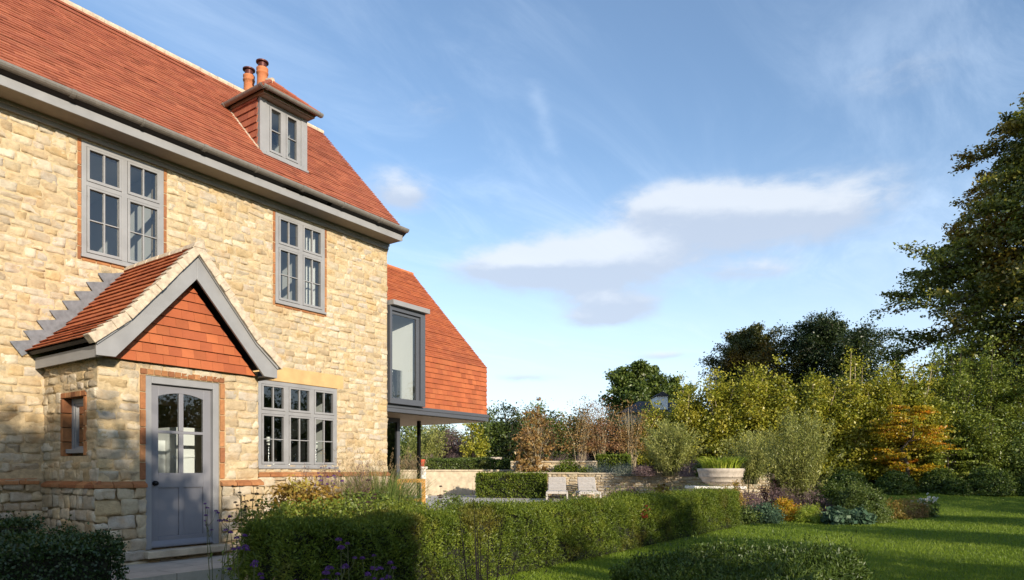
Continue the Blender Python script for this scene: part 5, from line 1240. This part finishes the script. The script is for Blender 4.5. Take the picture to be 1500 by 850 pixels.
# ------------------------------------------------------------------ trees
bprof = lambda f: float(np.interp(f, [0, .08, .2, .35, .5, .62, .75, .86, .94, 1], [5.5, 7.4, 8.4, 8.6, 8.5, 8.2, 6.2, 4.7, 3.3, .8]))
limb_tree('beech_tree', 'very tall spreading beech with long reaching branches at the right', P(1606, 0, 33)[:2]+(LZ,), 21.0, bprof, 210, ML['beech'], .19, .11, .55, h0=.06, rise=.55, droop=.46, rvar=.16, sub=11, per=130, sub_len=.25, flat=.4, fill=85000, sprig=.19)
limb_tree('background_tree', 'dark round tree turning golden on top behind the yellowing row', P(1100, 0, 55)[:2]+(LZ,), 12.5, lambda f: float(np.interp(f, [0, .2, .5, .75, .92, 1], [2.5, 3.6, 3.7, 3.3, 2.2, .7])), 110, ML['autumn_dark'], .19, .10, .3, 'background trees', h0=.12, rise=.75, droop=.08, sub=9, per=80, sub_len=.3, flat=.9, fill=14000, sprig=.26)
limb_tree('background_tree', 'darkest round topped tree with twiggy top behind the yellowing row', P(1220, 0, 54)[:2]+(LZ,), 13.0, lambda f: float(np.interp(f, [0, .2, .5, .75, .92, 1], [3, 4.3, 4.5, 4.0, 2.8, .9])), 120, ML['dark'], .19, .10, .35, 'background trees', h0=.12, rise=.8, droop=.06, sub=9, per=80, sub_len=.3, flat=.9, fill=18000, sprig=.26)
limb_tree('background_conifer', 'small slender conifer left of the big beech', P(1313, 0, 52)[:2]+(LZ,), 10.3, lambda f: 1.9*(1-f)+.15, 60, ML['green'], .22, .10, .18, 'background trees', h0=.1, rise=.1, droop=.2, sub=5, per=36, sub_len=.3, flat=.4, fill=2500)
limb_tree('background_tree', 'broad mid green tree behind the distant house', P(938, 0, 76)[:2]+(LZ,), 13.0, lambda f: float(np.interp(f, [0, .25, .55, .8, .94, 1], [2.5, 4.2, 4.6, 3.7, 2.2, .7])), 80, ML['green'], .32, .20, .35, 'background trees', h0=.15, rise=.7, droop=.12, sub=8, per=50, sub_len=.28, flat=.7, fill=7000, sprig=.3)
limb_tree('background_tree', 'smaller green tree right of the broad tree by the distant house', P(990, 0, 74)[:2]+(LZ,), 11.0, lambda f: float(np.interp(f, [0, .25, .55, .8, .94, 1], [1.8, 2.8, 3.0, 2.4, 1.5, .5])), 50, ML['green'], .32, .20, .25, 'background trees', h0=.15, rise=.7, droop=.12, sub=7, per=46, sub_len=.28, flat=.7, fill=3500, sprig=.3)
for (u, t, h, r, lb) in ((795, 62, 7.3, 2.0, 'small far tree topping the screen above the pinkish trees'), (765, 64, 6.8, 2.2, 'far tree low on the skyline left of the small far tree'), (830, 63, 6.4, 2.2, 'far low tree on the skyline right of the small far tree'), (722, 60, 6.3, 2.4, 'far low tree beside the tip of the extension'), (868, 64, 6.0, 2.4, 'far low tree left of the distant house')):
    bush('far_tree', lb, P(u, 0, t)[:2]+(LZ,), r, r, h, ML['green'], .28, .17, 120, 45, 'far trees on the skyline', 'tree', stems=4, stem_r=.1, cl=.24, pinch=1)
# distant wood closing the horizon
def wood():
    seed('wood'); N = 120000; a = math.pi*(rng.random(N)*2-1); d = 95+40*rng.random(N); hgt = (5.6+1.6*np.sin(a*23)+1.2*np.sin(a*51+1))*rng.random(N)**.7
    p = np.stack([np.cos(a)*d, np.sin(a)*d, LZ+hgt], 1)
    o = np_mesh('distant_wood', leaf_quads(p, .9, .55), 4, ML['green']); tag(o, 'distant line of woodland on the horizon', 'wood', kind='stuff')
wood()
# trees standing behind and to the right of the viewpoint (their shade falls on the lawn and porch)
bush('garden_tree', 'broad dense tree behind the viewpoint shading the porch', (-4.7, -6.2, LZ), 5.25, 1.5, 7.65, ML['green'], .19, .12, 1300, 60, 'trees behind the viewpoint', 'tree', stems=8, stem_r=.12, low=.45, cl=.14, pinch=1, fill=.05, lumpy=.04)
th = clipped_hedge('shadow_hedge', 'clipped raised hedge on clear stems close behind the viewpoint', rect(-3.2, .95, -6.5, -5.6), 2.12, 1.2, ML['yew'], .12, .05, 900, wob=.06, rough=.08)  # unseen, added to shade the long hedge's end; raised to let sun under
for x in (-1.8, -.6, .6, 1.75): tubes('trunk', [([np.array([x, 0, LZ-2.0]), np.array([x+.02, 0, .2])], [.07, .05])], M['bark'], th, 8)
for k in range(9):
    bush('garden_tree', 'tree of the far row on the sunny side of the lawn, outside the view', (9+k*5.2, -21-(k % 2), LZ), 3.2, 2.2, 6.3+(k*37 % 5)*.25, ML['green'], .26, .17, 170, 55, 'trees of the sunny side row', 'tree', stems=4, stem_r=.1, cl=.2, pinch=1)
for (x, y, h, r, lb) in ((3.4, -9, 5.0, 1.3, 'small tree nearest the viewpoint on its right'), (7.0, -8, 5.6, 1.7, 'second small tree right of the viewpoint'), (12.5, -8.5, 4.5, 1.4, 'third small tree right of the viewpoint'), (18, -9.5, 5.0, 1.6, 'fourth tree right of the viewpoint'), (25, -9.5, 6.6, 2.6, 'tall tree shading the far lawn'), (33, -10.5, 6.2, 3.0, 'taller tree shading the mound shrubs')):
    bush('garden_tree', lb, (x, y, LZ), r, r, h, ML['green'], .15, .09, 150, 60, 'trees behind the viewpoint', 'tree', stems=6, stem_r=.08, cl=.16, low=.25)
